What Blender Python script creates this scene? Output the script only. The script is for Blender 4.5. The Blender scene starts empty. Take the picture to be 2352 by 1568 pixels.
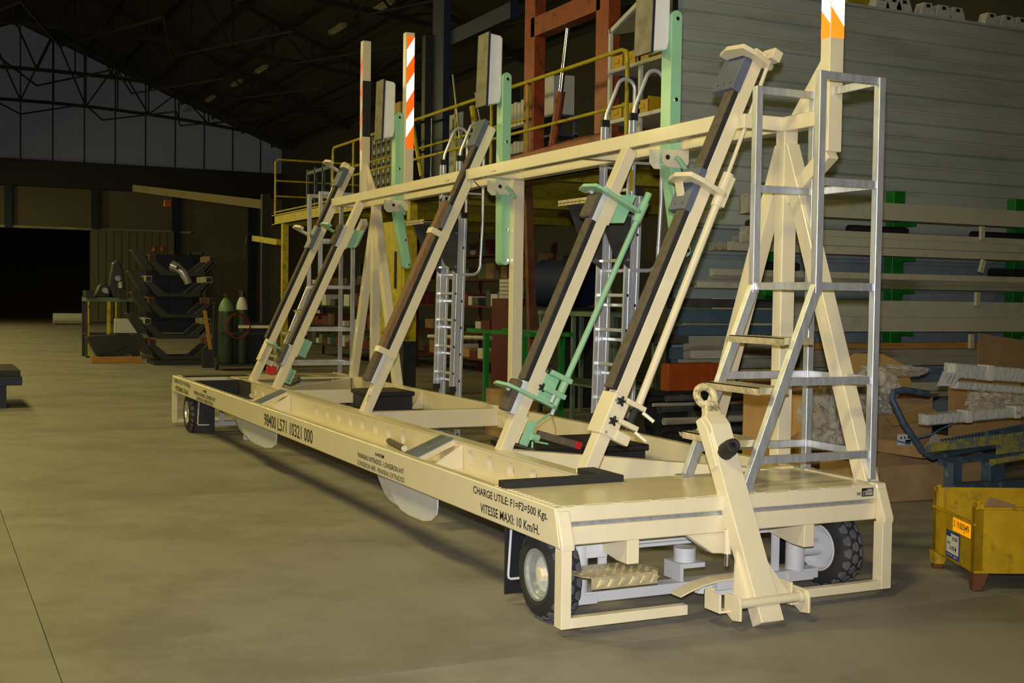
import bpy, bmesh, math, random
from mathutils import Vector, Matrix
random.seed(7)
S = bpy.context.scene
COL = S.collection
# ------------------------------------------------------------------ camera, world, lights, exposure
cam_d = bpy.data.cameras.new('camera'); cam = bpy.data.objects.new('camera', cam_d); COL.objects.link(cam)
YAW, PITCH, ROLL = 0.45228, 0.03709, 0.01443
_f = Vector((math.sin(YAW)*math.cos(PITCH), math.cos(YAW)*math.cos(PITCH), -math.sin(PITCH)))
_r = Vector((math.cos(YAW), -math.sin(YAW), 0.0)); _u = _r.cross(_f)
_r2 = _r*math.cos(ROLL)+_u*math.sin(ROLL); _u2 = -_r*math.sin(ROLL)+_u*math.cos(ROLL)
CAMP = Vector((-2.770, -5.201, 1.65))
cam.matrix_world = Matrix(((_r2.x,_u2.x,-_f.x,CAMP.x),(_r2.y,_u2.y,-_f.y,CAMP.y),(_r2.z,_u2.z,-_f.z,CAMP.z),(0,0,0,1)))
cam_d.sensor_width = 36.0; cam_d.lens = 36.0*2797.38/2352.0; cam_d.clip_end = 300
S.camera = cam
w = bpy.data.worlds.new('night'); S.world = w; w.use_nodes = True
w.node_tree.nodes['Background'].inputs[0].default_value = (0.75, 0.85, 1.0, 1); w.node_tree.nodes['Background'].inputs[1].default_value = 0.006
S.view_settings.view_transform = 'Standard'; S.view_settings.look = 'None'; S.view_settings.gamma = 1.0
S.view_settings.use_curve_mapping = False; S.view_settings.exposure = 0.0
FLASH_W, LAMP_W, LAMP2_W = 1700.0, 180.0, 95.0
def area(name, loc, direction, sx, sy, power, color, spread=math.pi):
    d = bpy.data.lights.new(name, 'AREA'); d.shape = 'RECTANGLE'; d.size = sx; d.size_y = sy; d.energy = power; d.color = color; d.spread = spread
    o = bpy.data.objects.new(name, d); COL.objects.link(o); o.location = loc
    o.rotation_euler = Vector(direction).to_track_quat('-Z', 'Y').to_euler(); return o
# the photographer's flash, just above the lens
fd = bpy.data.lights.new('camera_flash', 'SPOT'); fd.energy = FLASH_W; fd.color = (0.97, 0.97, 1.0); fd.shadow_soft_size = 0.03
fd.spot_size = math.radians(70); fd.spot_blend = 1.0
fl = bpy.data.objects.new('camera_flash', fd); COL.objects.link(fl)
fl.location = CAMP + _u2*0.15 + _f*0.02
fl.rotation_euler = (_f+_u2*0.04+_r2*0.02).to_track_quat('-Z', 'Y').to_euler()
# the hall's row of warm high-bay lamps, out of frame above the free lane at the left
for i in range(9):
    area('high_bay_lamp', (-3.2, -3.0+7.0*i, 6.2), (0.65, 0, -1), 0.5, 1.2, LAMP_W, (1.0, 0.84, 0.30))
# added fill lamps far left, to brighten the faces turned that way
for i in range(5):
    area('side_fill_lamp', (-10.6, -9.0+10.0*i, 6.4), (1.0, 0, -0.2), 0.5, 1.2, LAMP2_W, (1.0, 0.86, 0.34))


# ------------------------------------------------------------------ materials
def lin(c):
    return tuple(((v/255)/12.92 if v/255 <= 0.04045 else ((v/255+0.055)/1.055)**2.4) for v in c)
MATS = {}
def mat(name, rgb, rough=0.5, metal=0.0, var=0.06, scale=8.0, bump=0.0, bscale=60.0, coat=0.0, dirt=None, dirt_amt=0.0, dscale=3.0, aniso=None, spec=0.5, stretch=None):
    m = bpy.data.materials.new(name); m.use_nodes = True; nt = m.node_tree; N = nt.nodes; L = nt.links
    b = N['Principled BSDF']; b.inputs['Roughness'].default_value = rough; b.inputs['Metallic'].default_value = metal
    b.inputs['Specular IOR Level'].default_value = spec
    if coat: b.inputs['Coat Weight'].default_value = coat; b.inputs['Coat Roughness'].default_value = 0.12
    tc = N.new('ShaderNodeTexCoord'); src = tc.outputs['Object']
    if stretch:
        mp = N.new('ShaderNodeMapping'); mp.inputs['Scale'].default_value = stretch; L.new(src, mp.inputs[0]); src = mp.outputs[0]
    n = N.new('ShaderNodeTexNoise'); n.inputs['Scale'].default_value = scale; n.inputs['Detail'].default_value = 5; L.new(src, n.inputs['Vector'])
    c = lin(rgb); r = N.new('ShaderNodeValToRGB')
    r.color_ramp.elements[0].position = 0.3; r.color_ramp.elements[1].position = 0.7
    r.color_ramp.elements[0].color = (*[max(0, v*(1-var*2)) for v in c], 1); r.color_ramp.elements[1].color = (*[min(1, v*(1+var)) for v in c], 1)
    L.new(n.outputs['Fac'], r.inputs[0]); out = r.outputs[0]
    if dirt:
        n2 = N.new('ShaderNodeTexNoise'); n2.inputs['Scale'].default_value = dscale; n2.inputs['Detail'].default_value = 8; n2.inputs['Roughness'].default_value = 0.7
        L.new(src, n2.inputs['Vector'])
        r2 = N.new('ShaderNodeValToRGB'); r2.color_ramp.elements[0].position = 0.62-dirt_amt*0.4; r2.color_ramp.elements[1].position = 0.72-dirt_amt*0.25
        L.new(n2.outputs['Fac'], r2.inputs[0])
        mx = N.new('ShaderNodeMix'); mx.data_type = 'RGBA'; L.new(r2.outputs[0], mx.inputs[0]); L.new(out, mx.inputs[6]); mx.inputs[7].default_value = (*lin(dirt), 1)
        out = mx.outputs[2]
    L.new(out, b.inputs['Base Color'])
    rr = N.new('ShaderNodeMapRange'); rr.inputs[3].default_value = max(0.02, rough-0.06); rr.inputs[4].default_value = min(1, rough+0.06)
    L.new(n.outputs['Fac'], rr.inputs[0]); L.new(rr.outputs[0], b.inputs['Roughness'])
    if bump:
        n3 = N.new('ShaderNodeTexNoise'); n3.inputs['Scale'].default_value = bscale; n3.inputs['Detail'].default_value = 4; L.new(src, n3.inputs['Vector'])
        bp = N.new('ShaderNodeBump'); bp.inputs['Strength'].default_value = bump; bp.inputs['Distance'].default_value = 0.01
        L.new(n3.outputs['Fac'], bp.inputs['Height']); L.new(bp.outputs[0], b.inputs['Normal'])
    MATS[name] = m; return m
cream = mat('cream_paint', (224, 211, 178), 0.32, var=0.02, coat=0.25)
whitegrey = mat('grey_white_paint', (205, 205, 206), 0.4, var=0.02)
mint = mat('mint_paint', (150, 200, 160), 0.35, var=0.03, coat=0.2)
rubber = mat('black_rubber', (34, 33, 32), 0.75, var=0.15, bump=0.15, bscale=120)
felt = mat('brown_grey_felt', (96, 86, 70), 0.95, var=0.14, scale=25, bump=0.3, bscale=200)
feltdirty = mat('soiled_pad_felt', (128, 122, 100), 0.95, var=0.16, scale=9, bump=0.3, bscale=150)
foam = mat('white_foam', (232, 231, 226), 0.9, var=0.03, bump=0.2, bscale=150)
plastic = mat('blue_grey_plastic', (92, 99, 116), 0.45, var=0.06)
padblue = mat('scuffed_blue_grey_plastic', (98, 106, 124), 0.5, var=0.2, scale=4, dirt=(140, 134, 112), dirt_amt=0.25, dscale=5)
nylon = mat('white_nylon', (205, 208, 214), 0.5, var=0.03)
wood = mat('weathered_wood', (128, 100, 64), 0.85, var=0.2, scale=3, stretch=(30, 30, 2.5), bump=0.3, bscale=12)
alu = mat('brushed_aluminium', (200, 202, 205), 0.36, 0.6, var=0.1, scale=6, stretch=(6, 6, 1), bump=0.05, bscale=80)
aluladder = mat('ladder_aluminium', (218, 220, 225), 0.30, 0.5, var=0.06, stretch=(12, 12, 0.6))
checker = mat('chequer_plate_aluminium', (206, 192, 152), 0.30, 0.40, var=0.12, scale=14)
zinc = mat('zinc_plate', (196, 200, 200), 0.25, 0.65, var=0.12, scale=5)
chrome = mat('bright_chrome', (225, 225, 225), 0.12, 1.0, var=0.03)
steel = mat('dark_steel', (62, 62, 64), 0.45, 0.6, var=0.15)
blackplate = mat('dark_grey_plate', (78, 77, 74), 0.45, 0.5, var=0.12)
lettering = mat('black_lettering', (22, 21, 20), 0.5, var=0.0)
blackplastic = mat('black_plastic', (24, 25, 32), 0.5, var=0.1, bump=0.05)
tyre_m = mat('tyre_rubber', (40, 38, 38), 0.8, var=0.15)
tread_m = mat('tread_rubber', (88, 86, 90), 0.85, var=0.1)
red = mat('red_plastic', (190, 36, 34), 0.4, var=0.06)
yellowp = mat('worn_yellow_paint', (186, 148, 8), 0.5, var=0.1, dirt=(120, 92, 30), dirt_amt=0.18, dscale=9)
mezz_y = mat('old_yellow_paint', (190, 172, 40), 0.5, var=0.12, dirt=(110, 98, 30), dirt_amt=0.22, dscale=5)
blackband = mat('black_band_paint', (38, 36, 33), 0.6, var=0.04)
concrete = mat('concrete', (142, 137, 128), 0.62, var=0.08, scale=0.7, bump=0.04, bscale=40, dirt=(121, 116, 106), dirt_amt=0.38, dscale=0.9)
joint = mat('dark_joint', (60, 56, 48), 0.9)
clad = mat('grey_green_cladding', (182, 188, 182), 0.42, var=0.06, scale=1.5, dirt=(162, 168, 156), dirt_amt=0.3, dscale=1.2, stretch=(0.4, 1, 3))
cladblue = mat('blue_grey_cladding', (138, 150, 158), 0.5, var=0.05)
dullclad = mat('dull_sheet_cladding', (112, 106, 90), 0.6, var=0.08)
bluecol = mat('dark_blue_paint', (24, 36, 66), 0.5, var=0.1)
darkroof = mat('dark_roof_sheet', (66, 62, 58), 0.7, var=0.1)
darkmetal = mat('dark_painted_steel', (40, 40, 42), 0.6, var=0.1)
orangep = mat('orange_machine_paint', (150, 70, 36), 0.45, var=0.1, dirt=(80, 50, 34), dirt_amt=0.25, dscale=6)
orange2 = mat('orange_crate_paint', (170, 74, 20), 0.5, var=0.06, dirt=(60, 40, 30), dirt_amt=0.1, dscale=20)
greenp = mat('green_rack_paint', (20, 120, 36), 0.45, var=0.08)
greenbench = mat('grey_green_paint', (96, 116, 98), 0.6, var=0.1)
tubegrey = mat('galvanised_tube', (172, 168, 146), 0.5, 0.15, var=0.06, scale=2, stretch=(0.3, 3, 3), dirt=(128, 120, 96), dirt_amt=0.3, dscale=2)
tubepale = mat('pale_mill_tube', (206, 200, 174), 0.5, 0.1, var=0.05, scale=2, dirt=(184, 176, 146), dirt_amt=0.3, dscale=2)
tubedark = mat('dark_mill_tube', (82, 82, 78), 0.5, 0.3, var=0.12)
tubeblue = mat('blue_grey_tube', (74, 96, 106), 0.5, var=0.08)
timber = mat('orange_timber', (178, 130, 62), 0.8, var=0.14, scale=2, stretch=(1, 20, 20))
card = mat('brown_cardboard', (190, 148, 92), 0.9, var=0.08, scale=5, bump=0.05)
card2 = mat('dull_cardboard', (170, 136, 92), 0.9, var=0.1, scale=5)
card3 = mat('tan_cardboard', (206, 164, 92), 0.9, var=0.05, scale=3)
paper = mat('white_paper', (216, 212, 204), 0.8, var=0.03)
labelblue = mat('label_blue', (44, 62, 130), 0.6)
whitepaint = mat('white_paint', (200, 200, 196), 0.5, var=0.04)
cyan_wire = mat('blue_strap', (70, 140, 180), 0.5)
bluepaint = mat('worn_blue_grey_paint', (62, 82, 102), 0.5, var=0.12, dirt=(110, 116, 116), dirt_amt=0.2, dscale=10)
combyel = mat('yellow_grey_patchy_paint', (180, 166, 40), 0.5, var=0.1, dirt=(96, 108, 112), dirt_amt=0.55, dscale=7)
cylgreen = mat('green_cylinder_paint', (104, 136, 96), 0.45, var=0.08)
cyldark = mat('dark_green_cylinder', (48, 62, 44), 0.5, var=0.1)
redbox = mat('dark_red_paint', (96, 24, 26), 0.6, var=0.1)
bluebarrel = mat('blue_barrel_plastic', (14, 28, 66), 0.7, var=0.08)
dullyel = mat('dull_yellow_paint', (96, 82, 22), 0.6, var=0.15)
rust = mat('rusty_brown_steel', (104, 62, 36), 0.7, var=0.2)
reflect_white = mat('white_reflective_tape', (250, 250, 252), 0.3, var=0.0)
reflect_orange = mat('orange_reflective_tape', (255, 96, 20), 0.3, var=0.0)
reflect_red = mat('red_reflective_tape', (220, 26, 30), 0.35, var=0.0)
plate_amber = mat('amber_number_plate', (255, 170, 20), 0.3, var=0.0)
def retro(m, gain):
    # retro-reflective sheeting: a broad lobe that sends light back towards where it came from
    nt = m.node_tree; N = nt.nodes; L = nt.links; b = N['Principled BSDF']; out = N['Material Output']
    g = N.new('ShaderNodeNewGeometry'); gl = N.new('ShaderNodeBsdfGlossy'); gl.inputs['Roughness'].default_value = 0.42
    L.new(g.outputs['Incoming'], gl.inputs['Normal'])
    col = b.inputs['Base Color'].links[0].from_socket; L.new(col, gl.inputs['Color'])
    mx = N.new('ShaderNodeMixShader'); mx.inputs[0].default_value = gain
    L.new(b.outputs[0], mx.inputs[1]); L.new(gl.outputs[0], mx.inputs[2]); L.new(mx.outputs[0], out.inputs['Surface'])
retro(reflect_white, 0.7); retro(reflect_orange, 0.6); retro(plate_amber, 0.15)
# clear wrap (bubble film): thin transparent glossy sheet
film = bpy.data.materials.new('clear_plastic_film'); film.use_nodes = True
_n = film.node_tree.nodes; _l = film.node_tree.links; _b = _n['Principled BSDF']
_b.inputs['Base Color'].default_value = (0.86, 0.84, 0.74, 1); _b.inputs['Roughness'].default_value = 0.10; _b.inputs['Alpha'].default_value = 0.40
_tc = _n.new('ShaderNodeTexCoord'); _v = _n.new('ShaderNodeTexNoise'); _v.inputs['Scale'].default_value = 22; _v.inputs['Detail'].default_value = 5
_bp = _n.new('ShaderNodeBump'); _bp.inputs['Strength'].default_value = 0.9; _bp.inputs['Distance'].default_value = 0.03
_l.new(_tc.outputs['Object'], _v.inputs['Vector']); _l.new(_v.outputs['Fac'], _bp.inputs['Height']); _l.new(_bp.outputs[0], _b.inputs['Normal'])

# translucent gable sheets (pale polycarbonate, dusk light through it is added later as emission)
poly = mat('pale_polycarbonate', (118, 122, 136), 0.55, var=0.06, scale=1.0)

# ------------------------------------------------------------------ mesh helpers
class MB:
    def __init__(s): s.v = []; s.f = []
    def add(s, vs, fs):
        o = len(s.v); s.v += [Vector(p) for p in vs]; s.f += [[o+i for i in f] for f in fs]; return s
    def hexa(s, p):
        return s.add(p, [(0,3,2,1),(4,5,6,7),(0,1,5,4),(1,2,6,5),(2,3,7,6),(3,0,4,7)])
    def box(s, x0, x1, y0, y1, z0, z1):
        return s.hexa([(x0,y0,z0),(x1,y0,z0),(x1,y1,z0),(x0,y1,z0),(x0,y0,z1),(x1,y0,z1),(x1,y1,z1),(x0,y1,z1)])
    def beam(s, a, b, wd, h, up=(0,0,1)):
        a = Vector(a); b = Vector(b); d = (b-a).normalized(); up = Vector(up)
        if abs(d.dot(up)) > 0.98: up = Vector((0,1,0))
        sd = d.cross(up).normalized()*(wd/2); u = sd.cross(d).normalized()*(h/2)
        return s.hexa([a-sd-u,a+sd-u,a+sd+u,a-sd+u,b-sd-u,b+sd-u,b+sd+u,b-sd+u])
    def tube(s, pts, r, seg=10, cap=True, r2=None):
        pts = [Vector(p) for p in pts]; rings = []; n = len(pts); ref = None
        for i, p in enumerate(pts):
            d = (pts[min(i+1,n-1)]-pts[max(i-1,0)]).normalized()
            if ref is None:
                ref = Vector((0,0,1)) if abs(d.z) < 0.9 else Vector((1,0,0))
            a = (ref-d*ref.dot(d)).normalized(); ref = a; c = d.cross(a)
            rr = r if r2 is None else r+(r2-r)*i/(n-1)
            rings.append([p+a*rr*math.cos(2*math.pi*k/seg)+c*rr*math.sin(2*math.pi*k/seg) for k in range(seg)])
        vs = [q for R in rings for q in R]; fs = []
        for i in range(n-1):
            for k in range(seg):
                k2 = (k+1) % seg; fs.append((i*seg+k, i*seg+k2, (i+1)*seg+k2, (i+1)*seg+k))
        if cap: fs.append(tuple(range(seg))[::-1]); fs.append(tuple((n-1)*seg+k for k in range(seg)))
        return s.add(vs, fs)
    def prism(s, poly, vec):
        vec = Vector(vec); n = len(poly); P = [Vector(p) for p in poly]
        return s.add(P+[p+vec for p in P], [tuple(range(n))[::-1], tuple(range(n, 2*n))]+[(i, (i+1)%n, n+(i+1)%n, n+i) for i in range(n)])
    def lathe(s, prof, o, axis=(0,0,1), seg=24, caps=True):
        o = Vector(o); ax = Vector(axis).normalized(); a = Vector((1,0,0)) if abs(ax.x) < 0.9 else Vector((0,1,0))
        a = (a-ax*a.dot(ax)).normalized(); c = ax.cross(a); n = len(prof); vs = []; fs = []
        for r, h in prof:
            for k in range(seg):
                t = 2*math.pi*k/seg; vs.append(o+ax*h+(a*math.cos(t)+c*math.sin(t))*max(r, 1e-4))
        for i in range(n-1):
            for k in range(seg):
                k2 = (k+1) % seg; fs.append((i*seg+k, i*seg+k2, (i+1)*seg+k2, (i+1)*seg+k))
        if caps and prof[0][0] > 1e-3: fs.append(tuple(range(seg))[::-1])
        if caps and prof[-1][0] > 1e-3: fs.append(tuple((n-1)*seg+k for k in range(seg)))
        return s.add(vs, fs)
    def xf(s, m):
        s.v = [m @ p for p in s.v]; return s
def rootloc(p):
    while p.parent: p = p.parent
    return p.location.copy()
def build(mb, name, m, parent=None, smooth=False, bevel=0.0, loc=None, label=None, kind=None, bseg=1):
    me = bpy.data.meshes.new(name)
    off = rootloc(parent) if parent else Vector(loc or (0,0,0))
    me.from_pydata([tuple(p-off) for p in mb.v], [], mb.f); me.validate()
    bm = bmesh.new(); bm.from_mesh(me); bmesh.ops.recalc_face_normals(bm, faces=bm.faces); bm.to_mesh(me); bm.free()
    if smooth:
        me.polygons.foreach_set('use_smooth', [True]*len(me.polygons))
        try: me.set_sharp_from_angle(angle=math.radians(38))
        except Exception: pass
    me.materials.append(m)
    o = bpy.data.objects.new(name, me); COL.objects.link(o)
    if parent: o.parent = parent
    else: o.location = off
    if bevel:
        b = o.modifiers.new('bevel', 'BEVEL'); b.width = bevel; b.segments = bseg; b.limit_method = 'ANGLE'; b.angle_limit = math.radians(40)
    if label: o['label'] = label
    if kind: o['kind'] = kind
    return o
def thing(name, label, cat, loc=(0,0,0), group=None):
    o = bpy.data.objects.new(name, None); COL.objects.link(o); o.location = loc; o.empty_display_size = 0.2
    o['label'] = label; o['category'] = cat
    if group: o['group'] = group
    return o
def tag(o, label, cat, group=None):
    o['label'] = label; o['category'] = cat
    if group: o['group'] = group
    return o
def dup(root, loc, rotz=None, label=None, group=None):
    r = root.copy(); COL.objects.link(r); r.location = loc
    if rotz is not None: r.rotation_euler = (0, 0, rotz)
    if label: r['label'] = label
    if group: r['group'] = group
    for ch in list(root.children):
        c = ch.copy(); COL.objects.link(c); c.parent = r
        for g in list(ch.children):
            d = g.copy(); COL.objects.link(d); d.parent = c
    return r
def arc(c, r, a0, a1, n, e1, e2):
    c = Vector(c); e1 = Vector(e1); e2 = Vector(e2)
    return [c+e1*r*math.cos(a0+(a1-a0)*i/n)+e2*r*math.sin(a0+(a1-a0)*i/n) for i in range(n+1)]
DG = None
def text(body, parent, o, xd, up, height, width=None, m=None, name='lettering', off=0.0015, bold=0.0):
    # flat letters standing 1.5 mm proud of the painted face; o = lower left corner
    cu = bpy.data.curves.new(name, 'FONT'); cu.body = body; cu.size = 1.0; cu.offset = bold; cu.resolution_u = 3
    tmp = bpy.data.objects.new('tmp', cu); COL.objects.link(tmp)
    dg = bpy.context.evaluated_depsgraph_get(); dg.update()
    me = bpy.data.meshes.new_from_object(tmp.evaluated_get(dg)); bpy.data.objects.remove(tmp)
    xs = [v.co.x for v in me.vertices]; ys = [v.co.y for v in me.vertices]
    if not xs: return None
    x0, x1, y0, y1 = min(xs), max(xs), min(ys), max(ys)
    sy = height/(y1-y0); sx = width/(x1-x0) if width else sy
    xd = Vector(xd).normalized(); up = Vector(up).normalized(); nn = xd.cross(up); o = Vector(o); offv = rootloc(parent)
    for v in me.vertices:
        v.co = o + xd*((v.co.x-x0)*sx) + up*((v.co.y-y0)*sy) + nn*off - offv
    me.materials.clear(); me.materials.append(m or lettering)
    ob = bpy.data.objects.new(name, me); COL.objects.link(ob); ob.parent = parent
    return ob
# ================================================================== THE TRAILER
H, WID, LEN, ZB = 0.624, 2.106, 9.99, 0.433
TR = thing('transport_trailer', 'long cream painted four-wheel transport trailer with slanted padded frame posts', 'trailer', (1.05, 5.0, 0.0))
def P(name, mb, m, parent=TR, **k): return build(mb, name, m, parent, **k)
# --- side rails with slanted ends
def rail(x0, x1, top): return MB().prism([(x0,0,top),(x0,-0.06,ZB),(x0,LEN+0.07,ZB),(x0,LEN,top)], (x1-x0,0,0))
lr = P('side_rail', rail(0.0, 0.06, H), cream, bevel=0.006)
rr = P('side_rail', rail(2.035, WID, H+0.01), cream, bevel=0.006)
for y in (1.75, 2.75, 4.55, 6.85):
    P('stiffener', MB().prism([(2.035,y,0.44),(2.035,y,0.62),(1.90,y,0.44)], (0,0.012,0)), cream, rr)
Y = (0,-1,0); Zv = (0,0,1)
def rt(s, y, z, h, wd, bold=0.0): text(s, lr, (0.0, y, z), Y, Zv, h, wd, bold=bold)
rt('CHARGE UTILE: F1=F2=500 Kgs.', 0.965, 0.540, 0.054, 0.895, 0.012)
rt('VITESSE MAXI: 10 Km/H.', 0.868, 0.462, 0.050, 0.71, 0.012)
rt('A400M', 2.60, 0.556, 0.027, 0.18, 0.01)
rt('PANNEAU INTRADOS - LONGERON AVT', 2.955, 0.503, 0.035, 0.905, 0.008)
rt('LONGERON ARR - PANNEAU EXTRADOS', 2.965, 0.450, 0.034, 0.92, 0.0)
rt('98400 L571 10321 000', 5.56, 0.466, 0.108, 1.50, 0.008)
rt('CHARGE UTILE: F1=F2=500 Kgs.', 9.89, 0.535, 0.062, 0.99, 0.01)
rt('VITESSE MAXI: 10 Km/H.', 9.80, 0.458, 0.058, 0.80, 0.01)
rt('A400M', 8.20, 0.556, 0.032, 0.17, 0.01)
rt('PANNEAU INTRADOS - LONGERON AVT', 8.68, 0.498, 0.042, 1.10, 0.008)
rt('LONGERON ARR - PANNEAU EXTRADOS', 8.55, 0.445, 0.042, 0.86, 0.008)
# --- end beams
def endbeam(y0, y1, lab=None):
    a = P('end_beam', MB().box(0.06, 2.035, min(y0,y1), max(y0,y1), 0.547, H), cream, bevel=0.005)
    b = P('end_beam', MB().box(0.06, 2.035, min(y0,y1), max(y0,y1), ZB, 0.524), cream, bevel=0.005)
    return a, b
fa, fb = endbeam(0.0, 0.08); ra, rb = endbeam(LEN, LEN-0.08)
P('slot_strip', MB().box(0.06, 2.0, 0.022, 0.06, 0.523, 0.535).box(0.06, 2.0, 0.03, 0.06, 0.535, 0.548), alu, fb, label='bright aluminium strip in the slot')
npl = P('name_plate', MB().box(1.93, 2.012, -0.003, 0.001, 0.566, 0.612), blackplate, fa, label='small black type plate')
npl.data.materials.clear(); npl.data.materials.append(blackplastic)
mb = MB(); mb.box(1.952, 2.006, -0.0045, -0.003, 0.572, 0.592)
P('plate_field', mb, tubegrey, fa)
mb = MB()
for zz, a, b in ((0.604,1.97,2.006),(0.5985,1.962,2.000),(0.5945,1.945,2.006)): mb.box(a, b, -0.0045, -0.003, zz, zz+0.0025)
for k in range(5): mb.box(1.936, 1.945, -0.0045, -0.003, 0.571+k*0.006, 0.573+k*0.006)
mb.box(1.978, 1.990, -0.005, -0.0045, 0.573, 0.577)
P('plate_print', mb, whitepaint, fa)
P('small_label', MB().box(1.893, 1.921, -0.003, 0.001, 0.575, 0.592), tubegrey, fa)
text('CE', fa, (1.901, -0.003, 0.578), (1,0,0), Zv, 0.010, 0.016, off=0.001)
# --- corner caps and bumper frames
for x0, x1 in ((0.004, 0.078), (2.032, 2.102)):
    P('corner_cap', MB().prism([(x0,0.0,H-0.012),(x0,-0.014,H-0.020),(x0,-0.074,ZB+0.02),(x0,-0.074,ZB-0.012),(x0,0.0,ZB-0.012)], (x1-x0,0,0)), cream, bevel=0.008, bseg=2)
    P('corner_cap', MB().prism([(x0,LEN,H-0.012),(x0,LEN+0.014,H-0.020),(x0,LEN+0.074,ZB+0.02),(x0,LEN+0.074,ZB-0.012),(x0,LEN,ZB-0.012)], (x1-x0,0,0)), cream, bevel=0.008, bseg=2)
def bumper(y0, y1, zlow):
    b = P('bumper_frame', MB().box(0.006, 0.062, y0, y1, zlow, ZB-0.01), cream, bevel=0.003)
    P('bumper_bar', MB().box(2.022, 2.092, y0, y1, zlow+0.012, ZB-0.01), cream, b, bevel=0.003)
    if y0 < 0:
        P('bumper_bar', MB().box(0.062, 0.74, y0+0.001, y0+0.05, zlow, zlow+0.052), cream, b, bevel=0.003)
        P('bumper_bar', MB().box(1.30, 2.022, y0+0.001, y0+0.05, zlow+0.012, zlow+0.060), cream, b, bevel=0.003)
    else:
        P('bumper_bar', MB().box(0.062, 2.022, y1-0.05, y1, zlow, zlow+0.045), cream, b, bevel=0.003)
bumper(-0.074, 0.0, 0.042); bumper(LEN, LEN+0.074, 0.042)
# --- decks
def deck(y0, y1, x0=0.05):
    d = P('deck_plate', MB().box(x0, 2.06, y0, y1, H-0.014, H+0.002), cream, bevel=0.002)
    return d
deck(0.03, 0.70); deck(9.18, LEN-0.03, 0.62)
mb = MB()
for k in range(14):
    y = 0.06+k*0.05; mb.box(0.022, 0.05, y, y+0.022, H-0.002, H+0.004)
for k in range(9):
    x = 0.12+k*0.22; mb.box(x, x+0.055, 0.004, 0.03, H-0.002, H+0.004)
P('weld_bead', mb, cream, kind='stuff', bevel=0.002)
# --- perforated inner beam and channel floor
HOLES = [8.83,8.45,8.10,7.78, 6.08,5.735,5.392,5.056,4.738,4.403,4.078,3.751, 2.45,2.13,1.815,1.487,1.16]
def holeplate(x, y0, y1, z0, z1, holes, zc, r, depth):
    mb = MB(); ys = sorted(holes); edges = [y0]
    cells = []
    for h in ys: cells.append((h-0.14, h+0.14, h))
    cur = y0
    for a, b, h in cells:
        if a > cur+0.02: mb.add([(x,cur,z0),(x,a,z0),(x,a,z1),(x,cur,z1)], [(0,1,2,3)])
        a = max(a, cur); n = 20; A = 2*math.pi/n
        ring = [(x, h+r*math.cos(k*A), zc+r*math.sin(k*A)) for k in range(n)]
        inn = [(x+depth, p[1], p[2]) for p in ring]; outp = []
        for k in range(n):
            c, s_ = math.cos(k*A), math.sin(k*A)
            tx = ((b-h) if c > 0 else (h-a))/max(abs(c), 1e-6); tz = ((z1-zc) if s_ > 0 else (zc-z0))/max(abs(s_), 1e-6)
            t = min(tx, tz); outp.append((x, h+c*t, zc+s_*t))
        fs = []
        for k in range(n):
            k2 = (k+1) % n; fs += [(k, k2, n+k2, n+k), (k, 2*n+k, 2*n+k2, k2)]
        mb.add(ring+outp+inn, fs)
        for cy, cz in ((a,z0),(b,z0),(b,z1),(a,z1)):   # corner slivers
            q = min(range(n), key=lambda k: (math.copysign(1,outp[k][1]-h) != math.copysign(1,cy-h))*9+(math.copysign(1,outp[k][2]-zc) != math.copysign(1,cz-zc))*9+abs(outp[k][1]-cy)+abs(outp[k][2]-cz))
            for q2 in ((q+1) % n, (q-1) % n):
                o1, o2 = outp[q], outp[q2]
                mb.add([(x,cy,cz), o1, o2], [(0,1,2)])
        cur = b
    if y1 > cur+0.01: mb.add([(x,cur,z0),(x,y1,z0),(x,y1,z1),(x,cur,z1)], [(0,1,2,3)])
    return mb
hb = P('perforated_beam', holeplate(0.64, 0.70, 9.25, ZB, H-0.004, HOLES, 0.53, 0.052, 0.045), cream)
P('beam_top', MB().box(0.636, 0.745, 0.70, 9.25, H-0.006, H+0.002), cream, hb)
P('beam_back', MB().box(0.735, 0.745, 0.70, 9.25, ZB, H-0.006), cream, hb)
P('beam_web', MB().box(0.69, 0.70, 0.70, 9.25, ZB, H-0.006), cream, hb)
P('channel_flange', MB().box(0.055, 0.14, 0.62, 9.2, ZB, ZB+0.010), cream); P('channel_flange', MB().box(0.46, 0.64, 0.62, 9.2, ZB, ZB+0.010), cream)
lin1 = P('rubber_lining', MB().box(0.10, 0.62, 9.19, 9.205, ZB+0.01, H-0.012), rubber)
P('rubber_lining', MB().box(0.615, 0.632, 8.66, 9.19, ZB+0.01, H-0.006), rubber)
P('rubber_lining', MB().box(0.10, 0.62, 8.45, 9.19, ZB+0.01, ZB+0.018), rubber)
# --- sloped supports with scuffed plastic pads in the channel
for yc in (2.87, 7.28):
    a = P('pad_support', MB().prism([(0.64,yc-0.14,H),(0.64,yc-0.14,0.585),(0.30,yc-0.14,ZB+0.008),(0.27,yc-0.14,ZB+0.03)], (0,0.28,0)), cream)
    P('plastic_pad', MB().prism([(0.645,yc-0.115,H+0.012),(0.645,yc-0.115,H-0.003),(0.285,yc-0.115,ZB+0.036),(0.275,yc-0.115,ZB+0.05)], (0,0.23,0)), padblue, a, label='scuffed blue-grey pad')
    P('web_plate', MB().prism([(0.638,yc-0.30,H-0.01),(0.638,yc-0.30,ZB+0.01),(0.36,yc-0.30,ZB+0.01)], (0,0.012,0)), cream, a)
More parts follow.
